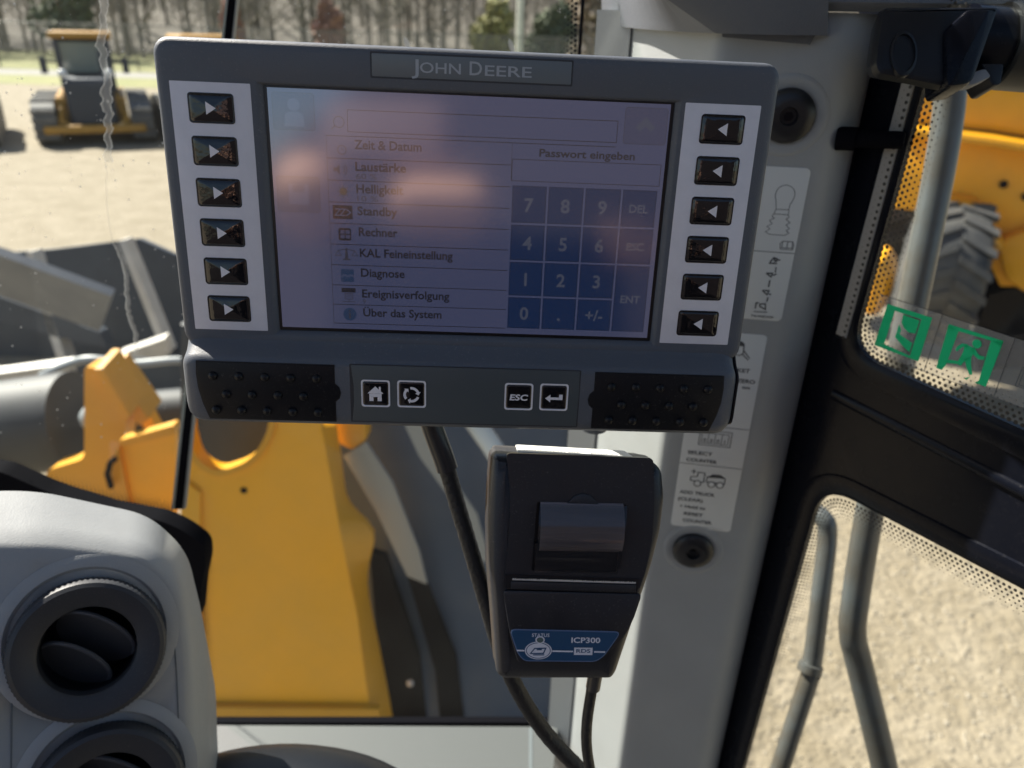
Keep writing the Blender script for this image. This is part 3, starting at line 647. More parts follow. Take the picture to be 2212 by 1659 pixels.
p0, p1 = d4(270, 935), d4(550, 850); k.line([(p0[0], p0[1]), (p1[0]-.002, p0[1]), (p1[0]-.002, p1[1]), (p0[0], p1[1])], .0006, ZD+.0003, True)
p0, p1 = d4(290, 920), d4(535, 868); wd = (p1[0]-.003-p0[0])/4
for i, ch in enumerate('0001'):
    k.line([(p0[0]+i*wd, p0[1]), (p0[0]+(i+1)*wd, p0[1]), (p0[0]+(i+1)*wd, p1[1]), (p0[0]+i*wd, p1[1])], .0005, ZD+.0003, True)
    k.text(ch, p0[0]+(i+.5)*wd, p0[1]+.0012, .0036, ZD+.0003, bold=.015, align='c')
dt('SELECT', 187, 1006, 378, .0036); dt('COUNTER', 176, 1062, 415, .0036)
dt('ADD TRUCK', 125, 1310, 400, .0036); dt('(CLEAR)', 112, 1362, 305, .0036)
dt('Hold to', 165, 1424, 325, .0035); dt('RESET', 157, 1478, 305, .0036); dt('COUNTER', 147, 1528, 375, .0036)
c = d4(138, 1410); k.flat(circ(c[0], c[1], .0009, 10), ZD+.0003)
k.line([d4(218, 1142), d4(255, 1146)], .0008, ZD+.0003); k.line([d4(238, 1126), d4(233, 1164)], .0008, ZD+.0003)
for b_, cl in (([(208, 1212), (212, 1185), (262, 1182), (270, 1150), (322, 1158), (310, 1228)], 1), ([(330, 1225), (340, 1185), (478, 1200), (470, 1245)], 1)): k.line([d4(*p) for p in b_], .0008, ZD+.0003, True)
k.poly([(*d4(*p), ZD+.0003) for p in ((335, 1192), (380, 1168), (440, 1172), (480, 1200))])
for x_, y_ in ((262, 1236), (370, 1245), (435, 1252)):
    c = d4(x_, y_); k.m('decal'); k.flat(circ(c[0], c[1], .0032, 20), ZD+.0004); k.m('ink'); k.line(circ(c[0], c[1], .0031, 20), .0008, ZD+.0005, True)
p, q = d4(310, 1580), d4(455, 1592); k.m('ink_grey'); k.text('T492199X19', p[0], p[1], .0011, ZD+.0003, w=q[0]-p[0])
k.build('counter_decal', post, 'tall white decal reading SELECT COUNTER and ADD TRUCK')

# ================================================================== overhead trim, clamp
def near(P, d): return P+(CAMP-P).normalized()*d
oh = thing('overhead_trim', 'dark grey textured overhead trim above the corner post', 'trim panel', loc=onp(1600, 40, MP.translation, MP.col[2].xyz))
pn = MP.col[2].xyz; pf = lambda u, v, d=0: near(onp(u, v, MP.translation, pn), d)
lf = Vector((.141-.0925, .585-.693, 0)); ln = lf.cross(ZU).normalized(); lP = Vector((.0925, .693, 2.7)); plf = lambda u, v, d=0: near(onp(u, v, lP, ln), d)
k = MB().m('trim_dark')
b0, b1, b2, b3 = plf(1300, 48, .010), plf(1369, 61, .012), pf(1545, 72, .014), pf(1787, 77, .014)
t0, t1, t2, t3 = plf(1296, -260, .02), plf(1325, -260, .02), pf(1150, -200, .05), pf(1800, -260, .05)
bot = smooth_path([b0, b1, b2, b3], 8); top = [t0.lerp(t1, i/8) for i in range(8)]+[t1.lerp(pf(1330, -80, .045), i/8) for i in range(8)]+[pf(1330, -80, .045).lerp(t3, i/8) for i in range(9)]
back = Vector((.05, .10, 0))
k.loft([[p+back for p in bot], bot, [p.lerp(q, .5)+(CAMP-p).normalized()*.002 for p, q in zip(bot, top)], top, [p+back for p in top]], False, False, closed=False); k.build('panel', oh, world=True, angle=20)
k = MB().m('trim_dark'); k.slab([pf(1560, 80, .004), pf(1748, 96, .004), pf(1762, 70, .004), pf(1560, 66, .004)], back*.3); k.build('lower_lip', oh, world=True)
k = MB().m('trim'); k.slab([plf(1293, 60, .004), plf(1366, 68, .004), plf(1372, 20, .004), plf(1296, 10, .004)], back*.2); k.build('side_cap', oh, world=True)
k = MB().m('black_plastic'); MQ = frame(atd(1850, 60, .515), RT, UP); P = roundpoly([fpx(MQ, u, v) for u, v in ((1794, 10), (1908, 6), (1899, 92), (1870, 102), (1794, 99))], .004); k.prism(P, -.05, 0, .003); k.build('end_cap', oh, world=False).matrix_parent_inverse = oh.matrix_world.inverted()
bpy.context.view_layer.update(); oh.children[-1].matrix_world = MQ
k = MB().m('trim_dark'); MQ2 = frame(atd(2000, 4, .49), RT, UP); k.prism([fpx(MQ2, u, v) for u, v in ((1780, -80), (2260, -80), (2260, 9), (2100, 9), (1900, 6), (1788, 4))], -.012, 0, .002); o = k.build('headliner_edge', oh); o.matrix_parent_inverse = oh.matrix_world.inverted(); o.matrix_world = MQ2

MQ = frame(atd(2000, 100, .455), RT, UP); q2 = lambda u, v, z=0: fpx(MQ, u, v, z)
cl = thing('mirror_clamp', 'black plastic clamp and arm at the top right above the rail', 'clamp', mw=MQ)
k = MB().m('black_plastic'); P = roundpoly([q2(u, v) for u, v in ((1908, 10), (2165, 10), (2140, 80), (2106, 178), (2041, 188), (1981, 175), (1900, 160), (1890, 138))], .004); P = ccw(P); cx_ = sum(p[0] for p in P)/len(P); cy_ = sum(p[1] for p in P)/len(P); Pb = [(cx_+(p[0]-cx_)*.86+.006, cy_+(p[1]-cy_)*.80+.010) for p in P]
k.loft([z_(Pb, -.035), z_(P, -.006), z_(inset(P, .0012), -.0015), z_(inset(P, .004), 0)]); k.build('body', cl)
c = q2(1950, 117); k = MB().m('black_plastic'); k.loft([z_(circ(c[0], c[1], r, 28, r*1.7), z) for r, z in ((.0085, -.001), (.0082, .0016), (.0068, .0022), (.0065, .0008), (.0002, .0008))], False, False); k.build('bolt', cl)
k = MB().m('black'); P = [q2(u, v, .006) for u, v in ((2048, 60), (2098, 12), (2150, 12), (2105, 178), (2050, 186))]; k.prism(roundpoly(P, .004), -.02, .004, .003); k.build('strap', cl)
c0 = Vector((*q2(2080, 92, -.03), -.03)); c1 = Vector((*q2(2330, 112, -.03), -.03)); ax = (c1-c0).normalized()
k = MB().m('black'); k.tube([c0, c0+ax*.024], .023, 28); k.build('collar', cl)
k = MB().m('black_plastic'); k.tube([c0+ax*.022, c0+ax*.024, c0+ax*.09], [.0255, .027, .027], 28); k.build('arm', cl)
k = MB().m('steel_grey'); P = [q2(u, v, -.006) for u, v in ((2060, 170), (2125, 150), (2138, 168), (2100, 186), (2062, 190))]; k.prism(roundpoly(P, .002), -.012, -.004, .001); k.build('spring_clip', cl)
k = MB().m('black_plastic'); P = [q2(u, v, -.01) for u, v in ((2115, 140), (2165, 140), (2158, 186), (2140, 188), (2128, 165))]; k.prism(roundpoly(P, .002), -.03, -.008, .001); k.build('lug', cl)

# ================================================================== door
DX = Vector((math.cos(math.radians(62)), -math.sin(math.radians(62)), 0)); MD = frame(Vector((.284, .551, 2.86)), DX, ZU)
door = thing('cab_door', 'glossy black cab door with two windows and green exit film', 'door', mw=MD)
dp = lambda u, v, z=0: fpx(MD, u, v, z)
def isect(a, b, c, d):
    a, b, c, d = (Vector(p) for p in (a, b, c, d)); r, q = b-a, d-c; t = ((c-a).x*q.y-(c-a).y*q.x)/(r.x*q.y-r.y*q.x); return a+r*t
ul = (dp(1990, 180), dp(1837, 740)); ub = (dp(1880, 784), dp(2212, 936)); ll = (dp(1748, 1125), dp(1601, 1659)); lt = (dp(1910, 1114), dp(2212, 1272))
uBL = isect(*ul, *ub); lTL = isect(*ll, *lt); ue = (Vector(ub[1])-uBL).normalized(); uu = (Vector(ul[0])-uBL).normalized(); le = (Vector(lt[1])-lTL).normalized(); ld = (Vector(ll[1])-lTL).normalized()
ux0, uy0, lx0, ly1 = uBL.x, uBL.y, lTL.x, lTL.y; mid = (uy0+ly1)/2
uP = [uBL, uBL+ue*.62, uBL+ue*.62+uu*.6, uBL+uu*.6]; lP_ = [lTL, lTL+ld*.7, lTL+ld*.7+le*.62, lTL+le*.62]
uo = ccw(roundpoly(uP, .030, 8)); lo = ccw(roundpoly(lP_, .036, 8))
k = MB().m('black'); with_hole(k, [(-.075, mid), (.72, mid), (.72, uy0+.70), (-.075, uy0+.70)], uo, -.0054, 0)
with_hole(k, [(-.16, ly1-.78), (.72, ly1-.78), (.72, mid), (-.075, mid)], lo, -.0054, 0); k.build('frame', door)
k = MB().m('black')
for Hh, s in ((uo, 1), (lo, 1)):
    P = ccw(Hh); k.loft([z_(inset(P, d), z) for d, z in ((-.018, 0), (-.017, .0016), (-.013, .0022), (-.004, .0012), (0, 0), (.0015, -.0011), (.0015, -.006))], False, False)
k.build('window_seal', door)
k = MB().m('black'); k.tube([(-.02, mid+.022, -.003), (.7, mid+.022, -.003)], .006, 12); k.build('rail_rib', door)
k = MB().m('door_glass'); k.prism(inset(uo, -.003), -.0052, -.0012); k.build('pane', door)
k = MB().m('door_glass'); k.prism(inset(lo, -.003), -.0052, -.0012); k.build('pane', door)
# dotted frit strip beside the upper window, skylight put in as grey
pu = Vector((uu.y, -uu.x)); A_ = uBL+uu*.012
k = MB().m('frit_grey'); k.prism([tuple(A_-pu*.0135), tuple(A_-pu*.0035), tuple(A_-pu*.0035+uu*.6), tuple(A_-pu*.0135+uu*.6)], .0005, .0026)
k.m('frit'); dots(k, [tuple(A_-pu*.0055), tuple(A_-pu*.0055+uu*.6)], 2, .0052, .0013, 1, .0028); k.build('lit_frit_strip', door)
ui = [tuple(uBL+uu*.6+pu*.0045)]+[p for p in roundpoly([tuple(uBL+uu*.3+pu*.0045), tuple(uBL+pu*.0045+Vector((-pu.y, pu.x))*.0045), tuple(uBL+ue*.3+Vector((-ue.y, ue.x))*.0045)], .028, 10)[11:22]]+[tuple(uBL+ue*.6+Vector((-ue.y, ue.x))*.0045)]
k = MB().m('frit'); dots(k, ui, 6, .0046, .0016, 1, -.0012); k.build('frit_dots', door)
nl = Vector((-ld.y, ld.x)); nt = Vector((le.y, -le.x))
li = [tuple(lTL+ld*.7+nl*.0045)]+[p for p in roundpoly([tuple(lTL+ld*.3+nl*.0045), tuple(lTL+nl*.0045+nt*.0045), tuple(lTL+le*.3+nt*.0045)], .033, 10)[11:22]]+[tuple(lTL+le*.6+nt*.0045)]
k = MB().m('frit'); dots(k, li, 6, .0040, .0013, -1, -.0012); k.build('frit_dots', door)
# exit film
AE = cr(1820, 604.1, .1867); ZF = .0002
de = lambda x, y: dp(*AE(x, y), ZF)
k = MB().m('film'); k.prism([de(430, 165), de(2900, 970), de(2650, 1690), de(240, 800)], ZF-.0004, ZF); k.build('exit_film', door, 'clear film with green emergency exit signs')
ef = bpy.data.objects[[o.name for o in door.children if o.name.startswith('exit_film')][0]]
k = MB().m('ink')
for a_, b_ in (((430, 165), (2900, 970)), ((1160, 400), (945, 1060)), ((2005, 660), (1750, 1355))): k.line([de(*a_), de(*b_)], .0006, ZF+.0002)
k.line([de(240, 800), de(2650, 1690)], .0004, ZF+.0002)
k.line([de(2000, 1225), de(2090, 1000), de(2500, 1130), de(2400, 1370)], .0006, ZF+.0002, True); k.line([de(2040, 1215), de(2110, 1040), de(2460, 1150), de(2380, 1330)], .0005, ZF+.0002, True); k.build('cell_lines', ef)
k = MB().m('green'); zz = ZF+.0003
Q = [de(525, 280), de(1040, 440), de(880, 945), de(370, 755)]
def qd(s, t): a = Vector(Q[0]).lerp(Vector(Q[1]), s); b = Vector(Q[3]).lerp(Vector(Q[2]), s); return tuple(a.lerp(b, t))
def gp(P): k.flat([qd(*p) for p in P], zz)
gp([(0, 0), (1, 0), (1, .10), (0, .10)]); gp([(0, .101), (.2, .101), (.2, .90), (0, .93)]); gp([(.80, .101), (1, .101), (1, 1), (.8, .95)]); gp([(0, .931), (.2, .901), (.8, .951), (1, 1.0), (0, 1)])
gp([(.40, .12), (.77, .13), (.77, .44), (.62, .46), (.50, .40), (.42, .30)]); gp([(.38, .52), (.50, .58), (.77, .66), (.77, .88), (.60, .80), (.38, .66)]); gp([(.38, .36), (.46, .46), (.46, .56), (.38, .51)])
k.m('ink'); k.line([qd(.42, .115), qd(.785, .125), qd(.785, .89), qd(.6, .83)], .0009, zz+.0001); k.m('ink_grey'); k.flat([qd(.60, .50), qd(.75, .50), qd(.75, .60), qd(.62, .57)], zz+.0001); k.build('door_pictogram', ef)
k = MB().m('green')
def ge(P): k.flat([de(*p) for p in P], zz)
ge([(1235, 515), (1865, 710), (1840, 775), (1720, 705), (1345, 595), (1215, 560)]); ge([(1232, 520), (1345, 597), (1200, 985), (1150, 1045), (1085, 1020)]); ge([(1720, 707), (1864, 712), (1660, 1240), (1530, 1190), (1580, 1165)])
c = de(1558, 742); k.flat(circ(c[0], c[1], .0032, 20), zz+.0001); zz += .00005
ge([(1420, 745), (1480, 770), (1530, 790), (1520, 850), (1490, 905), (1440, 935), (1365, 900), (1400, 830)]); zz += .00005
ge([(1450, 790), (1400, 775), (1360, 800), (1330, 830), (1310, 815), (1330, 770), (1390, 738), (1450, 748)]); ge([(1500, 780), (1530, 785), (1565, 850), (1595, 880), (1650, 890), (1640, 930), (1575, 920), (1510, 860)])
ge([(1372, 880), (1340, 940), (1240, 925), (1200, 930), (1195, 960), (1330, 975), (1370, 995), (1430, 925)]); ge([(1415, 915), (1490, 890), (1492, 1000), (1505, 1100), (1470, 1100), (1440, 1020)]); ge([(1410, 1140), (1480, 1120), (1502, 1102), (1440, 1160)])
k.build('running_person_pictogram', ef)

# ================================================================== rails outside the door
t = thing('grab_rail', 'thick grey upright rail just outside the upper door window, bent below', 'grab rail', loc=atd(1953, 745, .76), group='grey rails outside the door')
k = MB().m('rail'); k.tube(smooth_path([atd(2060, 60, .72), atd(2041, 300, .735), atd(1953, 745, .77), atd(1880, 1099, .80), atd(1846, 1310, .82), atd(1842, 1372, .825), atd(1855, 1430, .83), atd(1912, 1665, .84), atd(1960, 1900, .85)], 6), .0145, 24); k.build('tube', t, world=True)
t = thing('grab_rail', 'thinner hooked rail left of the bent rail in the lower door window', 'grab rail', loc=atd(1747, 1445, .95), group='grey rails outside the door')
k = MB().m('rail'); k.tube(smooth_path([atd(1690, 1120, 1.0), atd(1745, 1105, .97), atd(1780, 1122, .95), atd(1787, 1160, .95), atd(1775, 1270, .95), atd(1753, 1445, .96), atd(1745, 1475, .96), atd(1684, 1665, .97), atd(1630, 1850, .98)], 6), .0120, 20); k.build('tube', t, world=True)
k = MB().m('rail'); k.tube([atd(1752, 1435, .957), atd(1748, 1452, .957)], .0155, 20); k.build('weld', t, world=True)

# ================================================================== vent column
MC = frame(atd(190, 1400, .50), Vector((math.cos(math.radians(28)), math.sin(math.radians(28)), 0)), ZU*math.cos(math.radians(24))+Vector((-.47, .883, 0))*math.sin(math.radians(24)))
col = thing('vent_column', 'light grey dash column with round black air vents at lower left', 'column', mw=MC)
cp = lambda u, v, z=0: fpx(MC, u, v, z)
def lp(P, z, r): return z_(ccw(roundpoly([cp(u, v, z) for u, v in P], r, 6)), z)
loops = [lp([(-260, 1190), (110, 1192), (310, 1218), (378, 1285), (394, 1420), (408, 1950), (-260, 1950)], 0, .012),
         lp([(-260, 1172), (110, 1172), (316, 1200), (390, 1270), (408, 1410), (422, 1950), (-260, 1950)], -.003, .012),
         lp([(-260, 1135), (100, 1132), (320, 1166), (396, 1240), (420, 1380), (438, 1950), (-260, 1950)], -.016, .014),
         lp([(-260, 1062), (80, 1060), (322, 1112), (404, 1190), (440, 1340), (461, 1950), (-260, 1950)], -.042, .016)]
bk_ = [Vector((p.x*.98, p.y-.085, -.13)) for p in loops[-1]]; bk2 = [Vector((p.x*.995, p.y-.022, -.062)) for p in loops[-1]]
k = MB().m('trim'); k.loft([bk_, bk2]+loops[::-1]); hous = k.build('housing', col, angle=50)
M['vent_rim_glint'] = mat('vent blade rim glint', (.06, .065, .075), .4)  # highlight along the blade rims, put in as a lighter colour
M['ledge'] = mat('dash ledge plastic', (.08, .086, .087), .6, bump=.3, bscale=600, dust=.2)
cut = []
def vent(u, v, r, name='air_vent'):
    c = cp(u, v, .004)
    k = MB().m('trim'); k.loft([z_(circ(c[0], c[1]+.006, r*1.12+d, 64), z) for d, z in ((.004, .0003), (0, .0025), (-.004, .003), (-.006, .001))], False, False); k.build('raised_collar', col)
    cut.append((c, r*.605)); n = 180; ring = lambda rr, z: [Vector((c[0]+rr*math.cos(2*math.pi*i/n), c[1]+rr*math.sin(2*math.pi*i/n), z)) for i in range(n)]
    kn = lambda rr, z: [Vector((c[0]+(rr+(.0004 if i % 2 else -.0004))*math.cos(2*math.pi*i/n), c[1]+(rr+(.0004 if i % 2 else -.0004))*math.sin(2*math.pi*i/n), z)) for i in range(n)]
    k = MB().m('vent'); k.loft([ring(r*.98, -.002), kn(r*1.0, .002), kn(r*1.0, .010), ring(r*.975, .0125), ring(r*.92, .0138), ring(r*.66, .0115), ring(r*.625, .010), ring(r*.61, .005), ring(r*.60, -.03)], False, False)
    o = k.build(name, col)
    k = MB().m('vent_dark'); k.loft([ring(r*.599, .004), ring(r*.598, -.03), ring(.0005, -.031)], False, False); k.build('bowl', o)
    for off in (-.30, .16):
        ang = math.radians(46); e = Vector((math.cos(ang), -math.sin(ang), 0)); up = Vector((math.sin(ang), math.cos(ang), 0)); tilt = (up*.80+Vector((0, 0, .60))).normalized()
        ce = Vector((c[0], c[1], -.004))+up*(off*r); hw = r*math.sqrt(max(.02, .59**2-off**2))
        pts = [ce+e*(hw*math.cos(math.radians(a)))+tilt*(hw*.62*math.sin(math.radians(a))) for a in range(0, 181, 12)]
        pts += [ce+e*(hw*math.cos(math.radians(a)))+tilt*(hw*.9*math.sin(math.radians(a))) for a in range(192, 360, 12)]
        nn = e.cross(tilt); k = MB().m('vent'); k.loft([[p-nn*.0011 for p in pts], [p+nn*.0011 for p in pts]]); k.m('vent_rim_glint'); k.tube(pts[:16], .0016, 8); k.build('louvre', o)
sm = MB().m('trim_gap')
for P in ([(27, 1470), (24, 1700)], [(372, 1330), (381, 1450), (391, 1700)]): sm.line([cp(u, v) for u, v in P], .0009, .0006)
sm.build('panel_seam', col)
vent(192, 1400, .0468); vent(236, 1712, .0468)
for c_, r_ in cut:                              # bore the two duct openings into the housing
    kb = MB().m('vent_dark'); kb.loft([z_(circ(c_[0], c_[1], r_, 64), -.05), z_(circ(c_[0], c_[1], r_, 64), .03)]); ob = kb.build('bore')
    md = hous.modifiers.new('bore', 'BOOLEAN'); md.operation = 'DIFFERENCE'; md.object = ob; md.solver = 'EXACT'; ob.parent = col; bpy.context.view_layer.update()
    me = bpy.data.meshes.new_from_object(hous.evaluated_get(bpy.context.evaluated_depsgraph_get())); hous.modifiers.clear(); hous.data = me; bpy.data.objects.remove(ob)

# ================================================================== dash ledge and hood
zd = ony(800, 1572, .70).z
t = thing('dash_ledge', 'pale grey dash ledge under the windscreen', 'dash', loc=(0, .6, zd))
k = MB().m('ledge'); P = [onz(u, v, zd) for u, v in ((300, 1566), (1205, 1570), (1180, 1800), (300, 1800))]; k.slab(P, (0, 0, -.03)); k.build('top', t, world=True)
k = MB().m('trim_gap'); P = [onz(u, v, zd+.0006) for u, v in ((1143, 1572), (1150, 1572), (1150, 1800), (1142, 1800))]; k.slab(P, (0, 0, -.003)); k.build('seam', t, world=True)
t = thing('instrument_hood', 'black rounded instrument hood at the bottom edge left of the cables', 'hood', loc=atd(600, 1760, .62))
k = MB().m('black_plastic'); ctr = atd(600, 1790, .62); L = []
for i in range(1, 12):
    a = math.pi*(i/12-.5); L.append([ctr+Vector((.135*math.cos(a)*math.cos(b), .075*math.cos(a)*math.sin(b), .042*math.sin(a))) for b in [2*math.pi*j/48 for j in range(48)]])
k.loft(L); k.build('shell', t, world=True)

# ================================================================== the display terminal
MXv = Vector((0.9992589, 0.03516465, -0.01565518)); MYv = Vector((-0.01159192, -0.11291651, -0.99353686))
MM = frame(Vector((-0.12390692, 0.38211029, 3.06993063)), MXv, -MYv)
mon = thing('display_terminal', 'charcoal display terminal with lit password screen and two columns of arrow keys', 'monitor', mw=MM)
S = .001
def RR(x0, y0, x1, y1, r, z, k=5): return z_(rrect(x0*S, y0*S, x1*S, y1*S, r*S, k), z*S)
k = MB().m('housing')
k.loft([RR(-42, -128, 241, 10, 8, -46), RR(-49, -131, 248.5, 17, 8, -40), RR(-51.8, -133, 251.3, 19.8, 8, -30), RR(-52, -133, 251.5, 20, 8, -5), RR(-51.7, -132.8, 251.2, 19.7, 7.8, -3), RR(-50.8, -132, 250.3, 18.8, 7, -1.2), RR(-49.2, -130.5, 248.7, 17.2, 6, -.3), RR(-47, -128.5, 246.5, 15, 5, 0),
        RR(-3.9, -125.3, 203.6, 1.5, 1.0, 0), RR(-3.2, -124.9, 203.0, 1.0, .9, -.25), RR(-.8, -123.0, 200.9, .2, .6, -2.2), RR(-.6, -122.8, 200.7, 0, .5, -3)], True, True)
# lower bar
prof = [(-124, -3), (-128.2, .2), (-130.5, 2.2), (-134, 8.2), (-136, 10.3), (-139, 11.2), (-166, 11.2), (-170, 10.2), (-173, 7), (-174.6, 1), (-174.4, -10), (-170, -24), (-160, -30), (-126, -30)]
def bsec(x, s): return [Vector((x*S, (-150+(y+150)*s)*S, (-8+(z+8)*s)*S)) for y, z in prof]
k.loft([bsec(-51, .62), bsec(-50.6, .76), bsec(-49.2, .87), bsec(-46.5, .955), bsec(-43, .99), bsec(-39, 1), bsec(237, 1), bsec(241, .99), bsec(244.5, .955), bsec(247, .87), bsec(248.4, .76), bsec(248.9, .62)])
k.build('housing', mon, angle=40)
bc = MB().m('black_plastic'); bc.loft([[Vector((x*S, (-150+(y+150)*.80)*S, (-8+(z+8)*.80)*S)) for y, z in prof] for x in (248.7, 249.8)]); bc.build('end_cap', mon)
# name plate
k = MB().m('plate_edge'); k.flat(rrect(51.4*S, 5.2*S, 149*S, 17*S, .6*S, 3), .08*S); k.m('plate'); k.prism(rrect(52.2*S, 6*S, 148.2*S, 16.2*S, .5*S, 3), .02*S, .25*S, .1*S)
np_ = k.build('name_plate', mon)
k = MB().m('white_mark'); M['logo'] = mat('plate lettering', (.33, .36, .40), .45); k.m('logo')
k.text('J', 71.2*S, 7.9*S, 6.8*S, .3*S, w=3.4*S, bold=.008); k.text('OHN', 75.2*S, 8.5*S, 4.9*S, .3*S, w=19.6*S, bold=.008)
k.text('D', 99.0*S, 8.4*S, 6.4*S, .3*S, w=6.0*S, bold=.008); k.text('EERE', 106.4*S, 8.4*S, 4.9*S, .3*S, w=22.6*S, bold=.008); k.build('lettering', np_)
# key panels and keys
def pyr(x, y, a, b, h): return h*(1-max(abs(x)/a, abs(y)/b))**1.15 if max(abs(x)/a, abs(y)/b) < 1 else 0
def key(cx, cy, dirn):
    a, b = 11.0, 7.0; cx, cy = cx*S, cy*S; mk_ = lambda sx, z, d=0: [Vector((cx+p[0]*S, cy+p[1]*S, z*S)) for p in rrect(-a*sx+d, -b*sx+d, a*sx-d, b*sx-d, max(1.6*sx, .05)-d*.3, 4)]
    k = MB().m('keyrim'); k.loft([mk_(1, .02), mk_(1, .35), mk_(1, .45, .25), mk_(1, .30, .7)], False, False)
    k.m('key'); L = [mk_(1, .30, .7)]
    for s in (.90, .88, .84, .7, .55, .4, .25, .1): L.append([Vector((cx+p[0]*S, cy+p[1]*S, (.35+min(.5, 5*(.905-s))+1.15*(1-s)**1.1*.9)*S)) for p in rrect(-a*s, -b*s, a*s, b*s, 1.3*s, 4)])
    k.loft(L, False, True); o = k.build('arrow_key', mon, angle=60)
    k = MB().m('white_mark'); P = [(-2.1, -3.0), (2.6, 0), (-2.1, 3.0)]
    if dirn < 0: P = [(-x, y) for x, y in P]
    k.prism([(cx+x*S, cy+y*S) for x, y in P], 1.85*S, 1.93*S); k.build('arrow', o)
for px0, px1, kx, dr in ((-44.7, -6.3, -25.7, 1), (205.5, 243.2, 225.1, -1)):
    k = MB().m('keypanel'); k.prism(rrect(px0*S, -122.9*S, px1*S, .2*S, .4*S, 2), -.2*S, .12*S, .06*S); k.build('key_panel', mon)
    for i in range(6): key(kx, -(11.6+19.93*i), dr)
# grips
def grip(x0, x1, flip):
    yt, yb, z = -137.5, -169.4, 11.55
    if not flip: P = [(x0, yt), (x1, yt-.2), (x1, -148), (x1+2.2, -150), (x1+3, -153), (x1+2.2, -156), (x1, -158), (x1-.2, yb), (x0+4.2, yb), (x0+1.4, -161), (x0-.3, -152), (x0-.6, -144)]
    else: P = [(x0, yt), (x1, yt-.1), (x1+.6, -145), (x1+.3, -153), (x1-1.4, -161), (x1-4.4, yb), (x0, yb), (x0, -158), (x0-2.2, -156), (x0-3, -153), (x0-2.2, -150), (x0, -148)]
    k = MB().m('vent_dark'); k.flat([(x*S, y*S) for x, y in inset(ccw(P), -.5)], 11.26*S)
    k.m('grip'); k.prism([(x*S, y*S) for x, y in P], 11.2*S, z*S, .25*S)
    xa = x0+7.8 if not flip else x0+8.9; w_ = 13.6 if not flip else 13.2
    for r, (yy, n_, of) in enumerate(((-145.2, 5, 0), (-155.4, 4, 6.2), (-164.6, 5, 0))):
        for i in range(n_): k.dome((xa+of+i*w_)*S, yy*S, (z-.05)*S, 2.5*S, 2.1*S)
    k.build('grip_pad', mon, angle=40)
grip(-41.4, 30.1, False); grip(170.3, 239.6, True)
# centre strip with four square keys
k = MB().m('plate_edge'); k.flat(rrect(38.4*S, -169.6*S, 162.2*S, -136.4*S, .8*S, 3), 11.24*S)
M['strip'] = mat('slate control strip', (.060, .075, .085), .42, bump=.15, bscale=1500)
k.m('strip'); k.prism([(x*S, y*S) for x, y in ((39.2, -137), (161.4, -136.9), (161.8, -150), (161.4, -168.9), (39.2, -169), (40.4, -158), (40.4, -148))], 11.2*S, 11.5*S, .12*S); stp = k.build('control_strip', mon)
def skey(cx, cy, fn):
    a = 7.7; c = (cx*S, cy*S); z = 11.5; q = lambda d, zz: [Vector((c[0]+p[0]*S, c[1]+p[1]*S, zz*S)) for p in rrect(-a+d, -a+d, a-d, a-d, 1.5-d*.4, 4)]
    k = MB().m('white_mark'); k.loft([q(0, z), q(0, z+.25), q(.2, z+.3), q(.75, z+.3), q(.9, z+.1)], False, False)
    k.m('key'); L = [q(.9, z+.1), q(1.1, z+.25)]
    for s in (.82, .75, .6, .4, .2, .06): L.append([Vector((c[0]+p[0]*S, c[1]+p[1]*S, (z+.35+.75*(1-s))*S)) for p in rrect(-a*s, -a*s, a*s, a*s, 1.2*s, 4)])
    k.loft(L, False, True); o = k.build('square_key', mon, angle=60)
    k = MB().m('white_mark'); fn(k, cx, cy, (z+1.12)*S); k.build('symbol', o)
def home(k, x, y, z):
    k.flat([((x+a)*S, (y+b)*S) for a, b in ((-4.3, .3), (0, 4.4), (1.9, 2.6), (1.9, 4.2), (2.9, 4.2), (2.9, 1.7), (4.3, .3))], z)
    for P in ([(-3.3, .2), (3.3, .2), (3.3, -1.6), (-3.3, -1.6)], [(-3.3, -1.65), (-1.1, -1.65), (-1.1, -4), (-3.3, -4)], [(1.1, -1.65), (3.3, -1.65), (3.3, -4), (1.1, -4)]): k.flat([((x+a)*S, (y+b)*S) for a, b in P], z)
def cyc(k, x, y, z):
    for j in range(3):
        a0 = 100+120*j; arc = [math.radians(a0-a) for a in range(0, 82, 8)]
        k.flat([((x+4.4*math.cos(a))*S, (y+4.4*math.sin(a))*S) for a in arc]+[((x+3.0*math.cos(a))*S, (y+3.0*math.sin(a))*S) for a in reversed(arc)], z)
        e = arc[-1]; k.flat([((x+r*math.cos(a))*S, (y+r*math.sin(a))*S) for r, a in ((5.3, e), (2.1, e), (3.7, e-.42))], z)
def esc(k, x, y, z): k.text('ESC', x*S, (y-1.7)*S, 3.4*S, z, w=10*S, bold=.03, shear=.12, align='c')
def ent(k, x, y, z):
    k.flat([((x+a)*S, (y+b)*S) for a, b in ((-4.8, -.4), (-2.0, 1.8), (-2.0, -2.6))], z); k.flat([((x+a)*S, (y+b)*S) for a, b in ((-2.0, .3), (2.7, .3), (2.7, -1.1), (-2.0, -1.1))], z); k.flat([((x+a)*S, (y+b)*S) for a, b in ((2.72, 2.0), (4.6, 2.0), (4.6, -1.1), (2.72, -1.1))], z)
skey(52.1, -152.7, home); skey(71.4, -152.5, cyc); skey(129.2, -152.3, esc); skey(148.3, -152.1, ent)
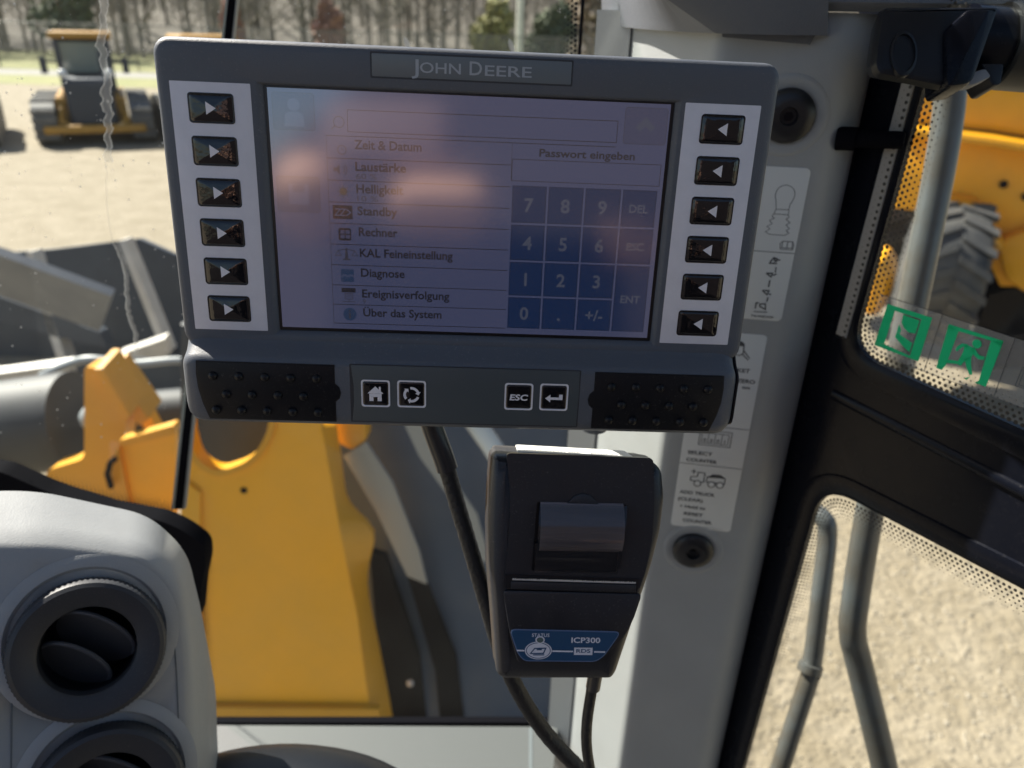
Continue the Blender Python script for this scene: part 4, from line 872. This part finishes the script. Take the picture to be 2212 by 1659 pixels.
# screen
M['lcd'] = led_mat('screen background', (.085, .10, .205))
M['lcd_dark'] = led_mat('screen dark ink', (.012, .012, .022)); M['lcd_line'] = led_mat('screen rule', (.012, .012, .02)); M['lcd_grey'] = led_mat('screen grey ink', (.045, .046, .07))
M['lcd_tile'] = led_mat('keypad tile', (.005, .026, .10)); M['lcd_digit'] = led_mat('keypad digit', (.085, .10, .16)); M['lcd_pale'] = led_mat('screen pale', (.105, .122, .23)); M['lcd_btn'] = led_mat('screen button', (.068, .078, .16)); M['lcd_blue'] = led_mat('screen blue', (.02, .05, .13)); M['lcd_gold'] = led_mat('screen gold', (.09, .075, .06)); M['bezel'] = mat('screen border', (.006, .006, .008), .3)
k = MB().m('bezel'); k.prism(rrect(-.5*S, -122.6*S, 200.5*S, -.1*S, .3*S, 2), -2.95*S, -2.45*S)
k.m('lcd'); k.prism(rrect(.9*S, -121*S, 198.9*S, -.9*S, .2*S, 2), -2.44*S, -2.4*S); scn = k.build('screen', mon)
ZS = -2.385
def rect(k, x0, y0, x1, y1, z=ZS): k.flat([(x0*S, -y1*S), (x1*S, -y1*S), (x1*S, -y0*S), (x0*S, -y0*S)], z*S)
def rl(k, x0, y0, x1, y1, w_=.25, z=ZS+.01): k.line([(x0*S, -y1*S), (x1*S, -y1*S), (x1*S, -y0*S), (x0*S, -y0*S)], w_*S, z*S, True)
def tx(k, s, x, y, h, w_=None, b=.022, al='l', z=ZS+.02): k.text(s, x*S, -y*S, h*S, z*S, w=w_ and w_*S, bold=b, align=al)
def umlaut(k, x, y): [k.flat(circ((x+d)*S, -(y-4.9)*S, .42*S, 10), (ZS+.02)*S) for d in (.9, 2.3)]
k = MB().m('lcd_line'); rl(k, 39.3, 9.7, 173.2, 19.9, .35); rl(k, 121.3, 29.8, 197, 40.3, .3)
ry = (22, 32.7, 43.4, 54.2, 64.9, 75.6, 86.4, 97.1, 107.6, 118)
for y in ry: k.line([(28.3*S, -y*S), ((173 if y == 22 else 120.7)*S, -y*S)], .36*S, (ZS+.01)*S)
k.line([(28.5*S, -22*S), (28.5*S, -118*S)], .2*S, (ZS+.01)*S); k.line([(121*S, -22*S), (121*S, -40*S)], .2*S, (ZS+.01)*S); k.build('menu_rule', scn)
k = MB().m('lcd_dark')
for s, x, y, wd in (('Zeit & Datum', 42.2, 27.9, 33.5), ('Laustärke', 42.4, 38.4, 25.5), ('Helligkeit', 42.6, 49.3, 23.8), ('Standby', 42.8, 60.3, 20.4), ('Rechner', 43.2, 70.9, 20), ('KAL Feineinstellung', 43.4, 81.8, 48.5), ('Diagnose', 43.7, 92.2, 23), ('Ereignisverfolgung', 44, 103.4, 46.4), ('Uber das System', 44.3, 113.7, 42)): tx(k, s, x, y, 4.5, wd)
umlaut(k, 44.6, 113.7)
tx(k, 'Passwort eingeben', 159, 28.0, 3.9, 48.5, al='c')
k.m('lcd_grey'); tx(k, '60 %', 42.6, 42.4, 2.9, 10.5, 0); tx(k, '10 %', 43, 53.4, 2.9, 10.5, 0); tx(k, '9', 44.3, 106.9, 2.6, None, 0); k.build('menu_text', scn)
# icons
k = MB().m('lcd_grey'); cl_ = lambda cx, cy, r, n=20: [((cx+r*math.cos(6.2832*i/n))*S, -(cy+r*math.sin(6.2832*i/n))*S) for i in range(n)]
zI = (ZS+.01)*S; zJ = (ZS+.02)*S
k.line(cl_(36, 28.6, 2.1), .5*S, zI, True); k.line([(36*S, -27.4*S), (36*S, -28.6*S), (37*S, -28.6*S)], .35*S, zI); k.line(cl_(35, 15.5, 2.6), .5*S, zI, True); k.line([(33*S, -17.3*S), (31.2*S, -19*S)], .6*S, zI)
k.flat([(31.5*S, -37.2*S), (33*S, -37.2*S), (34.6*S, -35.6*S), (34.6*S, -40.6*S), (33*S, -39*S), (31.5*S, -39*S)], zI)
for r in (2, 3.2): k.line([((35+r*math.cos(a))*S, -(38.1+r*math.sin(a))*S) for a in [math.radians(d) for d in range(-50, 51, 10)]], .45*S, zI)
k.m('lcd_gold'); k.flat(cl_(36, 48.8, 2.0), zI)
for a in range(0, 360, 45): k.line([((36+2.3*math.cos(math.radians(a)))*S, -(48.8+2.3*math.sin(math.radians(a)))*S), ((36+3.1*math.cos(math.radians(a)))*S, -(48.8+3.1*math.sin(math.radians(a)))*S)], .4*S, zI)
k.m('lcd_line'); rect(k, 30.3, 55.7, 40.3, 62.6); k.m('lcd_pale')
for x in (31.5, 34, ): k.line([(x*S, -57.6*S), ((x+2.6)*S, -57.6*S), (x*S, -60.8*S), ((x+2.6)*S, -60.8*S)], .5*S, zJ)
k.line([(37.2*S, -57.6*S), (39.4*S, -59.2*S), (37.2*S, -60.8*S)], .5*S, zJ)
k.m('lcd_line'); k.flat(rrect(32.8*S, -73.6*S, 39.2*S, -67.2*S, .9*S, 3), zI); k.m('lcd_btn')
for i in range(2):
    for j in range(2): rect(k, 33.7+i*2.7, 68.2+j*2.4, 35.9+i*2.7, 70.1+j*2.4, ZS+.02)
k.m('lcd_grey'); k.flat([(36.1*S, -77.4*S), (36.9*S, -77.4*S), (37.4*S, -83*S), (35.6*S, -83*S)], zI); rect(k, 34.6, 83, 38.4, 83.8, ZS+.01); k.line([(32.2*S, -78.8*S), (36.5*S, -78.0*S), (40.8*S, -78.8*S)], .4*S, zI)
for x in (32.2, 40.8): k.line([((x-1.6)*S, -81.4*S), (x*S, -78.8*S), ((x+1.6)*S, -81.4*S), ((x-1.6)*S, -81.4*S)], .35*S, zI)
k.m('lcd_blue'); k.flat(rrect(33.2*S, -95.4*S, 40*S, -88.6*S, .8*S, 3), zI); k.m('lcd_pale'); k.line([((33.6+i*.55)*S, -(92+(.9 if i % 2 else -.7)*(1 if i % 3 else .3))*S) for i in range(12)], .3*S, zJ)
k.m('lcd_line'); rect(k, 33.2, 98.6, 40.6, 101, ZS+.01); k.m('lcd_grey'); rl(k, 35, 101.6, 39, 104.6, .35)
for y in (102.4, 103.4): k.line([(35.4*S, -y*S), (38.6*S, -y*S)], .3*S, zI)
k.line([(33.4*S, -106*S), (40.4*S, -106*S)], .35*S, zI); k.line([(37*S, -104.7*S), (37*S, -106*S)], .35*S, zI)
k.m('lcd_blue'); k.flat(cl_(37.2, 112.9, 3.5, 28), zI); k.m('lcd_grey'); k.flat(cl_(37.2, 110.9, .6, 10), zJ); rect(k, 36.7, 112, 37.7, 115.2, ZS+.02)
k.build('menu_icons', scn)
for nm, (x0, y0, x1, y1) in (('user_button', (3, 2.9, 23.3, 20.1)), ('up_button', (176.6, 3, 197.8, 20.2)), ('save_button', (2.8, 42.4, 24, 59.8))):
    k = MB().m('lcd_btn'); k.flat(rrect(x0*S, -y1*S, x1*S, -y0*S, 1.2*S, 3), ZS*S); k.m('lcd_grey'); k.line(rrect(x0*S, -y1*S, x1*S, -y0*S, 1.2*S, 3), .25*S, zI, True); k.m('lcd_pale' if nm != 'up_button' else 'lcd_digit')
    if nm == 'user_button': k.flat(cl_(13.3, 8.3, 3.0), zI); k.flat([(x*S, -y*S) for x, y in ((8.4, 18.4), (8.9, 13), (11, 11.6), (15.6, 11.6), (17.7, 13), (18.2, 18.4))], zI)
    elif nm == 'up_button': k.line([(183.4*S, -13.2*S), (187.2*S, -9.4*S), (191*S, -13.2*S)], 3.0*S, zI)
    else: rect(k, 8.5, 46, 18.5, 56, ZS+.01); k.m('lcd_btn'); rect(k, 10.5, 46.3, 16.5, 50, ZS+.02)
    k.build(nm, scn)
kx = (121.4, 140.0, 159.0, 178.3, 197); kyy = (42.1, 61.8, 81.2, 100.2, 118.3)
for c, r, s, h in ((0, 0, '7', 7), (1, 0, '8', 7), (2, 0, '9', 7), (3, 0, 'DEL', 4.2), (0, 1, '4', 7), (1, 1, '5', 7), (2, 1, '6', 7), (3, 1, 'ESC', 4.2), (0, 2, '1', 7), (1, 2, '2', 7), (2, 2, '3', 7), (3, 2, 'ENT', 4.2), (0, 3, '0', 7), (1, 3, '.', 7), (2, 3, '+/-', 6)):
    k = MB().m('lcd_tile'); y1 = kyy[r+1] if s != 'ENT' else kyy[4]; rect(k, kx[c]+.5, kyy[r]+.5, kx[c+1]-.5, y1-.5); k.m('lcd_line'); rl(k, kx[c]+.9, kyy[r]+.9, kx[c+1]-.9, y1-.9, .15)
    k.m('lcd_digit'); k.text(s, (kx[c]+kx[c+1])/2*S, -((kyy[r]+y1)/2+h/2)*S, h*S, (ZS+.02)*S, bold=.028, align='c'); k.build('keypad_key', scn)
# ball mount behind
k = MB().m('rubber'); k.ball((163*S, -160*S, -75*S), 22*S); k.tube([(163*S, -140*S, -38*S), (163*S, -156*S, -70*S), (190*S, -175*S, -130*S)], 13*S, 18); k.build('ball_mount', mon)
k = MB().m('steel_grey'); k.tube([(195*S, -140*S, -120*S), (195*S, -230*S, -135*S)], 11*S, 16); k.build('mount_post', mon)

# ================================================================== receipt printer
pn_el = math.radians(23); PN = Vector((.05, -math.cos(pn_el), math.sin(pn_el))); PXv = Vector((.9985, .05, -.025)); PYv = PN.cross(PXv)
MPR = frame(atd(1248, 1190, .425), PXv, PYv)
prn = thing('receipt_printer', 'small black receipt printer with paper window hung below the monitor', 'printer', mw=MPR)
r2 = lambda u, v, z=0: fpx(MPR, u, v, z)
A5 = cr(1200*2212/2856, 1180*2212/2856, 900/2212*2212/2856)
r5 = lambda x, y, z=0: r2(*A5(x, y), z)
out_px = [(1071, 984), (1420, 1003), (1436, 1020), (1440, 1080), (1432, 1150), (1412, 1228), (1380, 1325), (1338, 1468), (1328, 1484), (1087, 1484), (1073, 1472), (1063, 1330), (1054, 1230), (1054, 1140), (1059, 1030), (1063, 992)]
OUT = ccw(roundpoly([r2(u, v) for u, v in out_px], .003, 3))
def dz(p): return -1.3*max(0, p[1]-.035)**2*8 - .55*max(0, -.02-p[1])**2*3
def zl(P, z): return [Vector((p[0], p[1], z+dz(p))) for p in P]
k = MB().m('printer')
SC = lambda P, s: [(p[0]*s, p[1]*s) for p in P]
k.loft([zl(inset(OUT, .006), -.052), zl(inset(OUT, .001), -.048), zl(inset(OUT, -.0006), -.030), zl(inset(OUT, -.0012), -.026), zl(inset(OUT, -.0006), -.022), zl(OUT, -.008), zl(inset(OUT, .0006), -.005), zl(inset(OUT, .0018), -.0028), zl(inset(OUT, .004), -.0012), zl(inset(OUT, .0085), -.0006)])
k.build('case', prn, angle=45)
# lid with window opening
LID = ccw([r5(x, y, .001) for x, y in ((520, 205), (1530, 240), (1535, 560), (1520, 800), (1480, 1000), (1430, 1150), (495, 1125), (520, 950), (548, 640), (545, 420))])
LIDr = roundpoly(LID, .003, 3)
WIN = [r5(x, y, .001) for x, y in ((733, 538), (1348, 558), (1330, 800), (1280, 1026), (695, 1010), (712, 800))]
k = MB().m('printer2'); with_hole(k, LIDr, roundpoly(WIN, .001, 2), -.0025, .0012)
k.build('lid', prn)
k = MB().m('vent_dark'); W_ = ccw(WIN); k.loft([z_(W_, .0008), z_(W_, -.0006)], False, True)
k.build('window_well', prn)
wc = sum((Vector(p) for p in WIN), Vector((0, 0)))/len(WIN); ww = abs(WIN[1][0]-WIN[0][0]); 
k = MB().m('paper')
ya, yb_ = r5(1000, 560)[1], r5(1000, 880)[1]; xl, xr = r5(735, 700)[0], r5(1325, 700)[0]; rr_ = (ya-yb_)/2*1.06; yc = (ya+yb_)/2+.001
k.loft([[(x, yc+rr_*math.cos(a), -.0004+.0085*math.sin(a)) for a in [math.pi*j/24 for j in range(25)]] for x in (xl+.001, xr-.001)], False, False, closed=False); k.build('paper_roll', prn, angle=60)
M['smoke'] = film_mat('smoked window', (.03, .03, .035), .30); M['smoke'].node_tree.nodes['Principled BSDF'].inputs['Roughness'].default_value = .07; M['smoke'].node_tree.nodes['Principled BSDF'].inputs['IOR'].default_value = 1.9
k = MB().m('smoke'); WP = inset(W_, .0006); WPa = [(p[0], p[1]) for p in WP]
yw0, yw1 = min(p[1] for p in WPa), max(p[1] for p in WPa); NW = 20; bl_, br__, tr_, tl_ = None, None, None, None
xa_ = lambda t: (r5(697, 1008)[0]*(1-t)+r5(735, 540)[0]*t, r5(1278, 1020)[0]*(1-t)+r5(1346, 560)[0]*t)
rows_ = []
for i in range(NW+1):
    t = i/NW; x_0, x_1 = xa_(t); zz_ = .0042+.0062*math.sin(math.pi*min(1, max(0, .08+.84*t))); y_ = yw0+(yw1-yw0)*t; rows_.append([(x_0+.0008, y_, zz_), (x_1-.0008, y_, zz_), (x_1-.0008, y_, zz_-.0008), (x_0+.0008, y_, zz_-.0008)])
k.loft(rows_); k.build('window', prn, angle=50)
for P in ([(712, 815), (742, 815), (738, 940), (712, 955)], [(1290, 832), (1315, 832), (1300, 985), (1270, 990)]): k = MB().m('vent_dark'); k.prism([r5(*p) for p in P], .0012, .0030); k.build('window_clip', prn)
k = MB().m('printer'); P = [r5(*p) for p in ((930, 548), (985, 495), (1040, 476), (1095, 490), (1155, 555))]; k.prism(P, .0010, .0022, .0006); k.build('finger_tab', prn)
# paper slot
k = MB().m('vent_dark'); k.prism([r5(*p) for p in ((515, 1032), (1430, 1062), (1412, 1160), (515, 1130))], .0012, .0018); k.build('paper_slot', prn)
k = MB().m('paper_edge'); a_, b_ = Vector(r5(560, 1055)), Vector(r5(1402, 1080)); n_ = 110; top = [a_.lerp(b_, i/n_)+Vector((0, (.0004 if i % 2 else -.0001)+.0002*rnd(-1, 1))) for i in range(n_+1)]; bo = [a_.lerp(b_, i/n_)-Vector((0, .0011)) for i in range(n_+1)]
k.loft([[(p.x, p.y, .0030) for p in top], [(p.x, p.y, .0022) for p in bo]], False, False, closed=False); k.build('paper_edge', prn)
k = MB().m('printer2'); k.prism([r5(*p) for p in ((552, 1075), (1405, 1098), (1402, 1150), (550, 1128))], .0014, .0028, .0006); k.build('tear_bar', prn)
k = MB().m('printer2'); F_ = roundpoly([r5(*p) for p in ((497, 1142), (1452, 1168), (1398, 1330), (1340, 1450), (1150, 1650), (600, 1640), (540, 1420))], .003, 3); k.prism(F_, -.0012, .0010, .0008); k.build('lower_panel', prn)
# blue label
LB = roundpoly([r5(*p) for p in ((540, 1405), (1308, 1423), (1190, 1590), (1130, 1630), (640, 1625), (595, 1570))], .004, 4)
k = MB().m('blue_edge'); k.prism(LB, .0010, .0014); k.m('blue'); L3 = inset(ccw(LB), .0006); k.prism(L3, .0012, .0017)
lab = k.build('blue_label', prn); k = MB().m('white_mark')
A8 = cr(1300*2212/2856, 1700*2212/2856, 800/2212*2212/2856); r8 = lambda x, y: r2(*A8(x, y)); zt = .0018
def pt(s, x, y, xe, h, b=.01): p, q = r8(x, y), r8(xe, y); k.text(s, p[0], p[1], h, zt, w=q[0]-p[0], bold=b)
pt('STATUS', 505, 200, 640, .0020); pt('ICP300', 808, 246, 1030, .0032, .02)
c = r8(555, 306); k.flat(circ(c[0], c[1], .0078, 40, .0052), zt); k.m('blue'); k.line(circ(c[0], c[1], .0069, 40, .0045), .0004, zt+.0001, True); k.line([(c[0]-.0045, c[1]-.0018), (c[0]-.0022, c[1]+.0012), (c[0]+.0042, c[1]+.0014), (c[0]+.003, c[1]-.0016)], .0007, zt+.0001, True); k.line([(c[0]-.001, c[1]+.0005), (c[0]+.002, c[1]+.0006)], .0007, zt+.0001); k.line([(c[0]-.003, c[1]-.0026), (c[0]+.0035, c[1]-.0025)], .0006, zt+.0001); k.m('white_mark')
for a_, b_ in ((390, 448), (662, 822), (982, 1068)): k.line([r8(a_, 306+(a_-390)*.018), r8(b_, 306+(b_-390)*.018)], .0009, zt)
p, q = r8(828, 340), r8(972, 285); k.flat([(p[0], p[1]), (q[0], p[1]), (q[0], q[1]), (p[0], q[1])], zt); k.m('blue'); k.text('RDS', (p[0]+q[0])/2, p[1]+.0014, .0022, zt+.0001, w=.0082, bold=.02, align='c')
k.build('print', lab)
c = r8(568, 224); k = MB().m('white_mark'); k.prism(circ(c[0], c[1], .0027, 24, .0021), .0016, .0020); k.m('lcd_grey'); M['led'] = mat('status lamp', (.12, .16, .15), .2); k.m('led'); k.prism(circ(c[0], c[1], .0019, 24, .0015), .0018, .0023); k.build('status_lamp', lab)
# top sticker, lettered to be read from behind
yt = max(p[1] for p in OUT); k = MB().m('decal'); xs0, xs1 = r2(1122, 975)[0], r2(1380, 975)[0]
TF = lambda p: Vector((p.x, yt+.0015+dz((0, yt))*0+.0002, p.y))
topz = dz((0, yt))
for_l = [(xs0, -.036), (xs1, -.036), (xs1, -.007), (xs0, -.007)]
def top_pt(x, zz, h=.0012):
    lx = yt - .0 + h; return Vector((x, lx + (x-(xs0+xs1)/2)*(OUT[0][1]-OUT[0][1]), zz+topz))
sl_ = (r2(1420, 1003)[1]-r2(1071, 984)[1])/(r2(1420, 1003)[0]-r2(1071, 984)[0])
def TP(x, zz, h=.0016): return Vector((x, r2(1071, 984)[1]+sl_*(x-r2(1071, 984)[0])+h, zz+topz))
P = roundpoly(for_l, .003, 4); k.loft([[TP(x, z, .0006) for x, z in P], [TP(x, z, .0016) for x, z in P]])
k.m('ink'); w0 = xs1-xs0
k.text('TOPCON', 0, 0, .0036, 0, w=.28*w0, bold=.015, xf=lambda p: TP(xs1-.08*w0-p.x, -.013+p.y*-1+.0, .0018)); k.text('RDS TECHNOLOGY', 0, 0, .0036, 0, w=.50*w0, bold=.015, xf=lambda p: TP(xs1-.46*w0-p.x, -.013-p.y, .0018))
k.build('top_sticker', prn, 'white sticker with upside-down lettering')
k = MB().m('steel_grey'); k.box(-.012, -.03, -.12, .012, .04, -.05); k.build('mount_bracket', prn)

# ================================================================== cables
t = thing('signal_cable', 'thick braided black cable running from the monitor past the printer', 'cable', loc=atd(985, 1080, .47))
pts = [atd(915, 860, .455), atd(935, 925, .46), atd(962, 1000, .465), atd(985, 1080, .47), atd(1018, 1190, .475), atd(1050, 1300, .48), atd(1080, 1400, .485), atd(1118, 1490, .49), atd(1180, 1585, .50), atd(1262, 1672, .51), atd(1330, 1740, .52)]
sp = smooth_path(pts, 10); k = MB().m('cable'); k.tube(sp, [.0052+.00022*(i % 2) for i in range(len(sp))], 18); k.build('braid', t, world=True)
k = MB().m('sleeve'); k.tube(smooth_path(pts[:4], 6)[:14], .0068, 18); k.build('sleeve', t, world=True)
t = thing('power_cable', 'thinner black cable hanging straight down from the printer', 'cable', loc=atd(1275, 1560, .47))
k = MB().m('cable'); k.tube(smooth_path([atd(1284, 1440, .45), atd(1278, 1490, .455), atd(1268, 1560, .46), atd(1268, 1620, .465), atd(1280, 1690, .47)], 8), .0034, 14); k.build('braid', t, world=True)
k = MB().m('sleeve'); k.tube([atd(1287, 1450, .449), atd(1281, 1486, .454)], .0044, 14); k.build('strain_relief', t, world=True)

# ================================================================== parked wheel loader beyond the door
D8 = 7.0
t = thing('wheel_loader', 'big yellow wheel loader with lugged tyre seen through the upper door window', 'loader', loc=onz(2100, 760, 0))
nrm = -Vector((ray(2080, 500).x, ray(2080, 500).y, 0)).normalized(); cen = atd(2080, 480, D8)
MW = frame(cen, ZU.cross(nrm), ZU); wl = lambda pts, z=0: [fpx(MW, u, v, z) for u, v in pts]
def wpart(nm, pts, z0, z1, m, bev=.03, rnd_=.0):
    P = wl(pts, z1); P = roundpoly(P, rnd_, 4) if rnd_ else P
    k = MB().m(m); k.prism(P, z0, z1, bev); o = k.build(nm, t); o.matrix_parent_inverse = t.matrix_world.inverted(); o.matrix_world = MW; return o
bpy.context.view_layer.update()
wpart('boom', [(1900, 120), (2420, 120), (2420, 335), (2140, 290), (1900, 265)], -.6, .35, 'yellow', .10)
wpart('boom_rim', [(1930, 268), (2140, 293), (2420, 340), (2420, 370), (2140, 318), (1930, 292)], -.3, .50, 'yellow', .05)
wpart('frame_plate', [(1930, 290), (2140, 312), (2420, 360), (2420, 620), (2160, 620), (2090, 470), (1930, 450)], -.4, .05, 'yellow_dirty', .03)
wpart('chassis', [(2080, 500), (2420, 470), (2420, 800), (2110, 800)], -.9, -.05, 'rubber', .05)
wpart('axle_cover', [(2150, 520), (2260, 480), (2420, 520), (2420, 640), (2240, 650), (2170, 610)], -.3, .2, 'yellow_dirty', .08, .1)
wpart('fender', roundpoly(wl([(2040, 432), (2100, 440), (2140, 478), (2168, 540), (2150, 545), (2110, 512), (2070, 480), (2035, 455)], .5) and [(2040, 432), (2100, 440), (2140, 478), (2168, 540), (2150, 545), (2110, 512), (2070, 480), (2035, 455)], 6), -.4, .5, 'yellow', .03)
# tyre: axis across the view, lugs on the tread
def tyre(cu, cv, d, R_, wdt, yaw, nm='tyre'):
    c = atd(cu, cv, d); ax = Vector((math.cos(yaw), math.sin(yaw), 0)); f = ZU.cross(ax)
    k = MB().m('tyre'); L = []
    for s, rr in ((-.5, .55), (-.5, .86), (-.42, .97), (-.25, 1), (.25, 1), (.42, .97), (.5, .86), (.5, .55)):
        L.append([c+ax*(s*wdt)+(f*math.cos(a)+ZU*math.sin(a))*(R_*rr) for a in [2*math.pi*i/48 for i in range(48)]])
    k.loft(L)
    for i in range(20):
        for sd in (-1, 1):
            a0 = 2*math.pi*(i+.5*(sd > 0))/20; P = []
            for tt, da in ((.02, .0), (.5, .22)):
                for w_ in (-.05, .05):
                    a = a0+da+w_; P.append((sd*tt*wdt, a))
            q = lambda x, a, r: c+ax*x+(f*math.cos(a)+ZU*math.sin(a))*r
            lo_ = [q(x, a, R_*.97) for x, a in (P[0], P[2], P[3], P[1])]; hi = [q(x, a, R_*1.05) for x, a in (P[0], P[2], P[3], P[1])]; k.loft([lo_, hi])
    o = k.build(nm, t, world=True)
    k = MB().m('yellow'); k.tube([c-ax*(wdt*.42), c+ax*(wdt*.42)], R_*.54, 32); k.build('rim', o).parent = o
    o.children[0].data.transform((t.matrix_world @ o.matrix_local).inverted()); return o
tyre(2030, 590, 6.8, .62, .55, math.radians(-20))
tyre(1900, 520, 8.4, .70, .55, math.radians(-8))
for u_, v_ in ((2216, 425), (2168, 398)):
    P = wl([(u_, v_)], .06)[0]; k = MB().m('rubber'); k.prism(circ(P[0], P[1], .035, 20), .04, .10, .02); o = k.build('pin', t); o.matrix_parent_inverse = t.matrix_world.inverted(); o.matrix_world = MW
wpart('lamp', circ(0, 0, 1, 3) and [(1868, 560), (1908, 556), (1924, 590), (1920, 640), (1896, 690), (1860, 690), (1848, 620)], .5, 1.0, 'lens', .14, .1)

# ================================================================== unseen cab parts, added for the screen reflection and to shade the interior
M['seat_cloth'] = mat('dark seat cloth', (.035, .03, .034), .8, bump=.3, bscale=400)
M['pad_tan'] = mat('tan reflection pad', (.78, .46, .33), .55)  # colour of the pads added for warm blobs in the screen
M['wall_in'] = mat('mauve grey cab liner', (.038, .030, .034), .7)
t = thing('added_rear_wall', 'unseen mauve grey rear wall added for its reflection in the screen', 'wall', loc=(0, -.8, 1.6))
k = MB().m('wall_in'); P = [(-1.2, 1.6), (1.2, 1.6), (1.2, 3.75), (.1, 3.60), (-.20, 3.30), (-.263, 3.234), (-.394, 3.118), (-.55, 3.0), (-1.2, 2.85)]; k.slab([(x, -.8, z) for x, z in P], (0, -.05, 0)); k.build('liner', t, world=True)  # wall added out of view, slanted edge shaped for the screen reflection
t = thing('reflect_seat', 'unseen dark seat with tan pads added for the screen reflection', 'seat', loc=(0, -.45, 2.2))  # seat added behind the camera for the screen to mirror
k = MB().m('seat_cloth'); MSe = frame(Vector((0, -.42, 2.9)), Vector((-1, 0, 0)), Vector((0, -.12, 1)))
def sp_(nm, x0, y0, x1, y1, z0, z1, m, r): k = MB().m(m); k.rbox(x0, y0, z0, x1, y1, z1, min(r, (z1-z0)/2.2), r); o = k.build(nm, t); o.matrix_parent_inverse = t.matrix_world.inverted(); o.matrix_world = MSe; return o
bpy.context.view_layer.update()
sp_('backrest', -.25, -.6, .25, .10, -.12, 0, 'seat_cloth', .06)
sp_('reflect_pad', -.02, .075, .14, .165, -.06, .03, 'pad_tan', .04)  # tan pad placed to mirror as a warm blob
M['pad_mauve'] = mat('mauve reflection pad', (.20, .135, .135), .7)  # mauve pad added to mirror as a broad pinkish glare
sp_('reflect_pad_mauve', .04, .18, .25, .29, -.09, -.02, 'pad_mauve', .03)
sp_('reflect_pad_side', .215, .06, .32, .20, -.10, .04, 'pad_tan', .05)  # side pads placed for more warm blobs in the screen
sp_('reflect_pad_side', -.30, .035, -.20, .11, -.10, .04, 'pad_tan', .035)

t = thing('added_cab_roof', 'unseen grey cab roof front added to cut sky light, above the picture', 'roof', loc=(0, -.2, 3.62))  # roof added out of view to cut sky light in the cab
k = MB().m('trim'); k.rbox(-1.1, .2, 0, .62, .535, .06, .02, .04); k.build('headliner', t)
k = MB().m('trim'); k.rbox(-1.1, .60, 0, .62, .80, .06, .02, .04); k.build('headliner', t)
k = MB().m('door_glass'); k.box(-1.0, .52, .02, .55, .61, .026); k.build('added_hatch', t)  # hatch added for a bright streak mirrored in the printer window

M['mat_floor'] = mat('black rubber floor mat', (.05, .05, .05), .8)
t = thing('added_cab_floor', 'unseen black rubber cab floor added to block ground bounce, under the picture', 'floor', loc=(0, 0, 1.75))  # floor added out of view to stop light bouncing up off the ground
k = MB().m('mat_floor'); k.slab([(x, y, 1.75) for x, y in ((-.9, .66), (.2, .66), (.27, .55), (.55, .02), (.88, -.60), (.88, -.85), (-.9, -.85))], (0, 0, -.04)); k.build('mat', t, world=True)
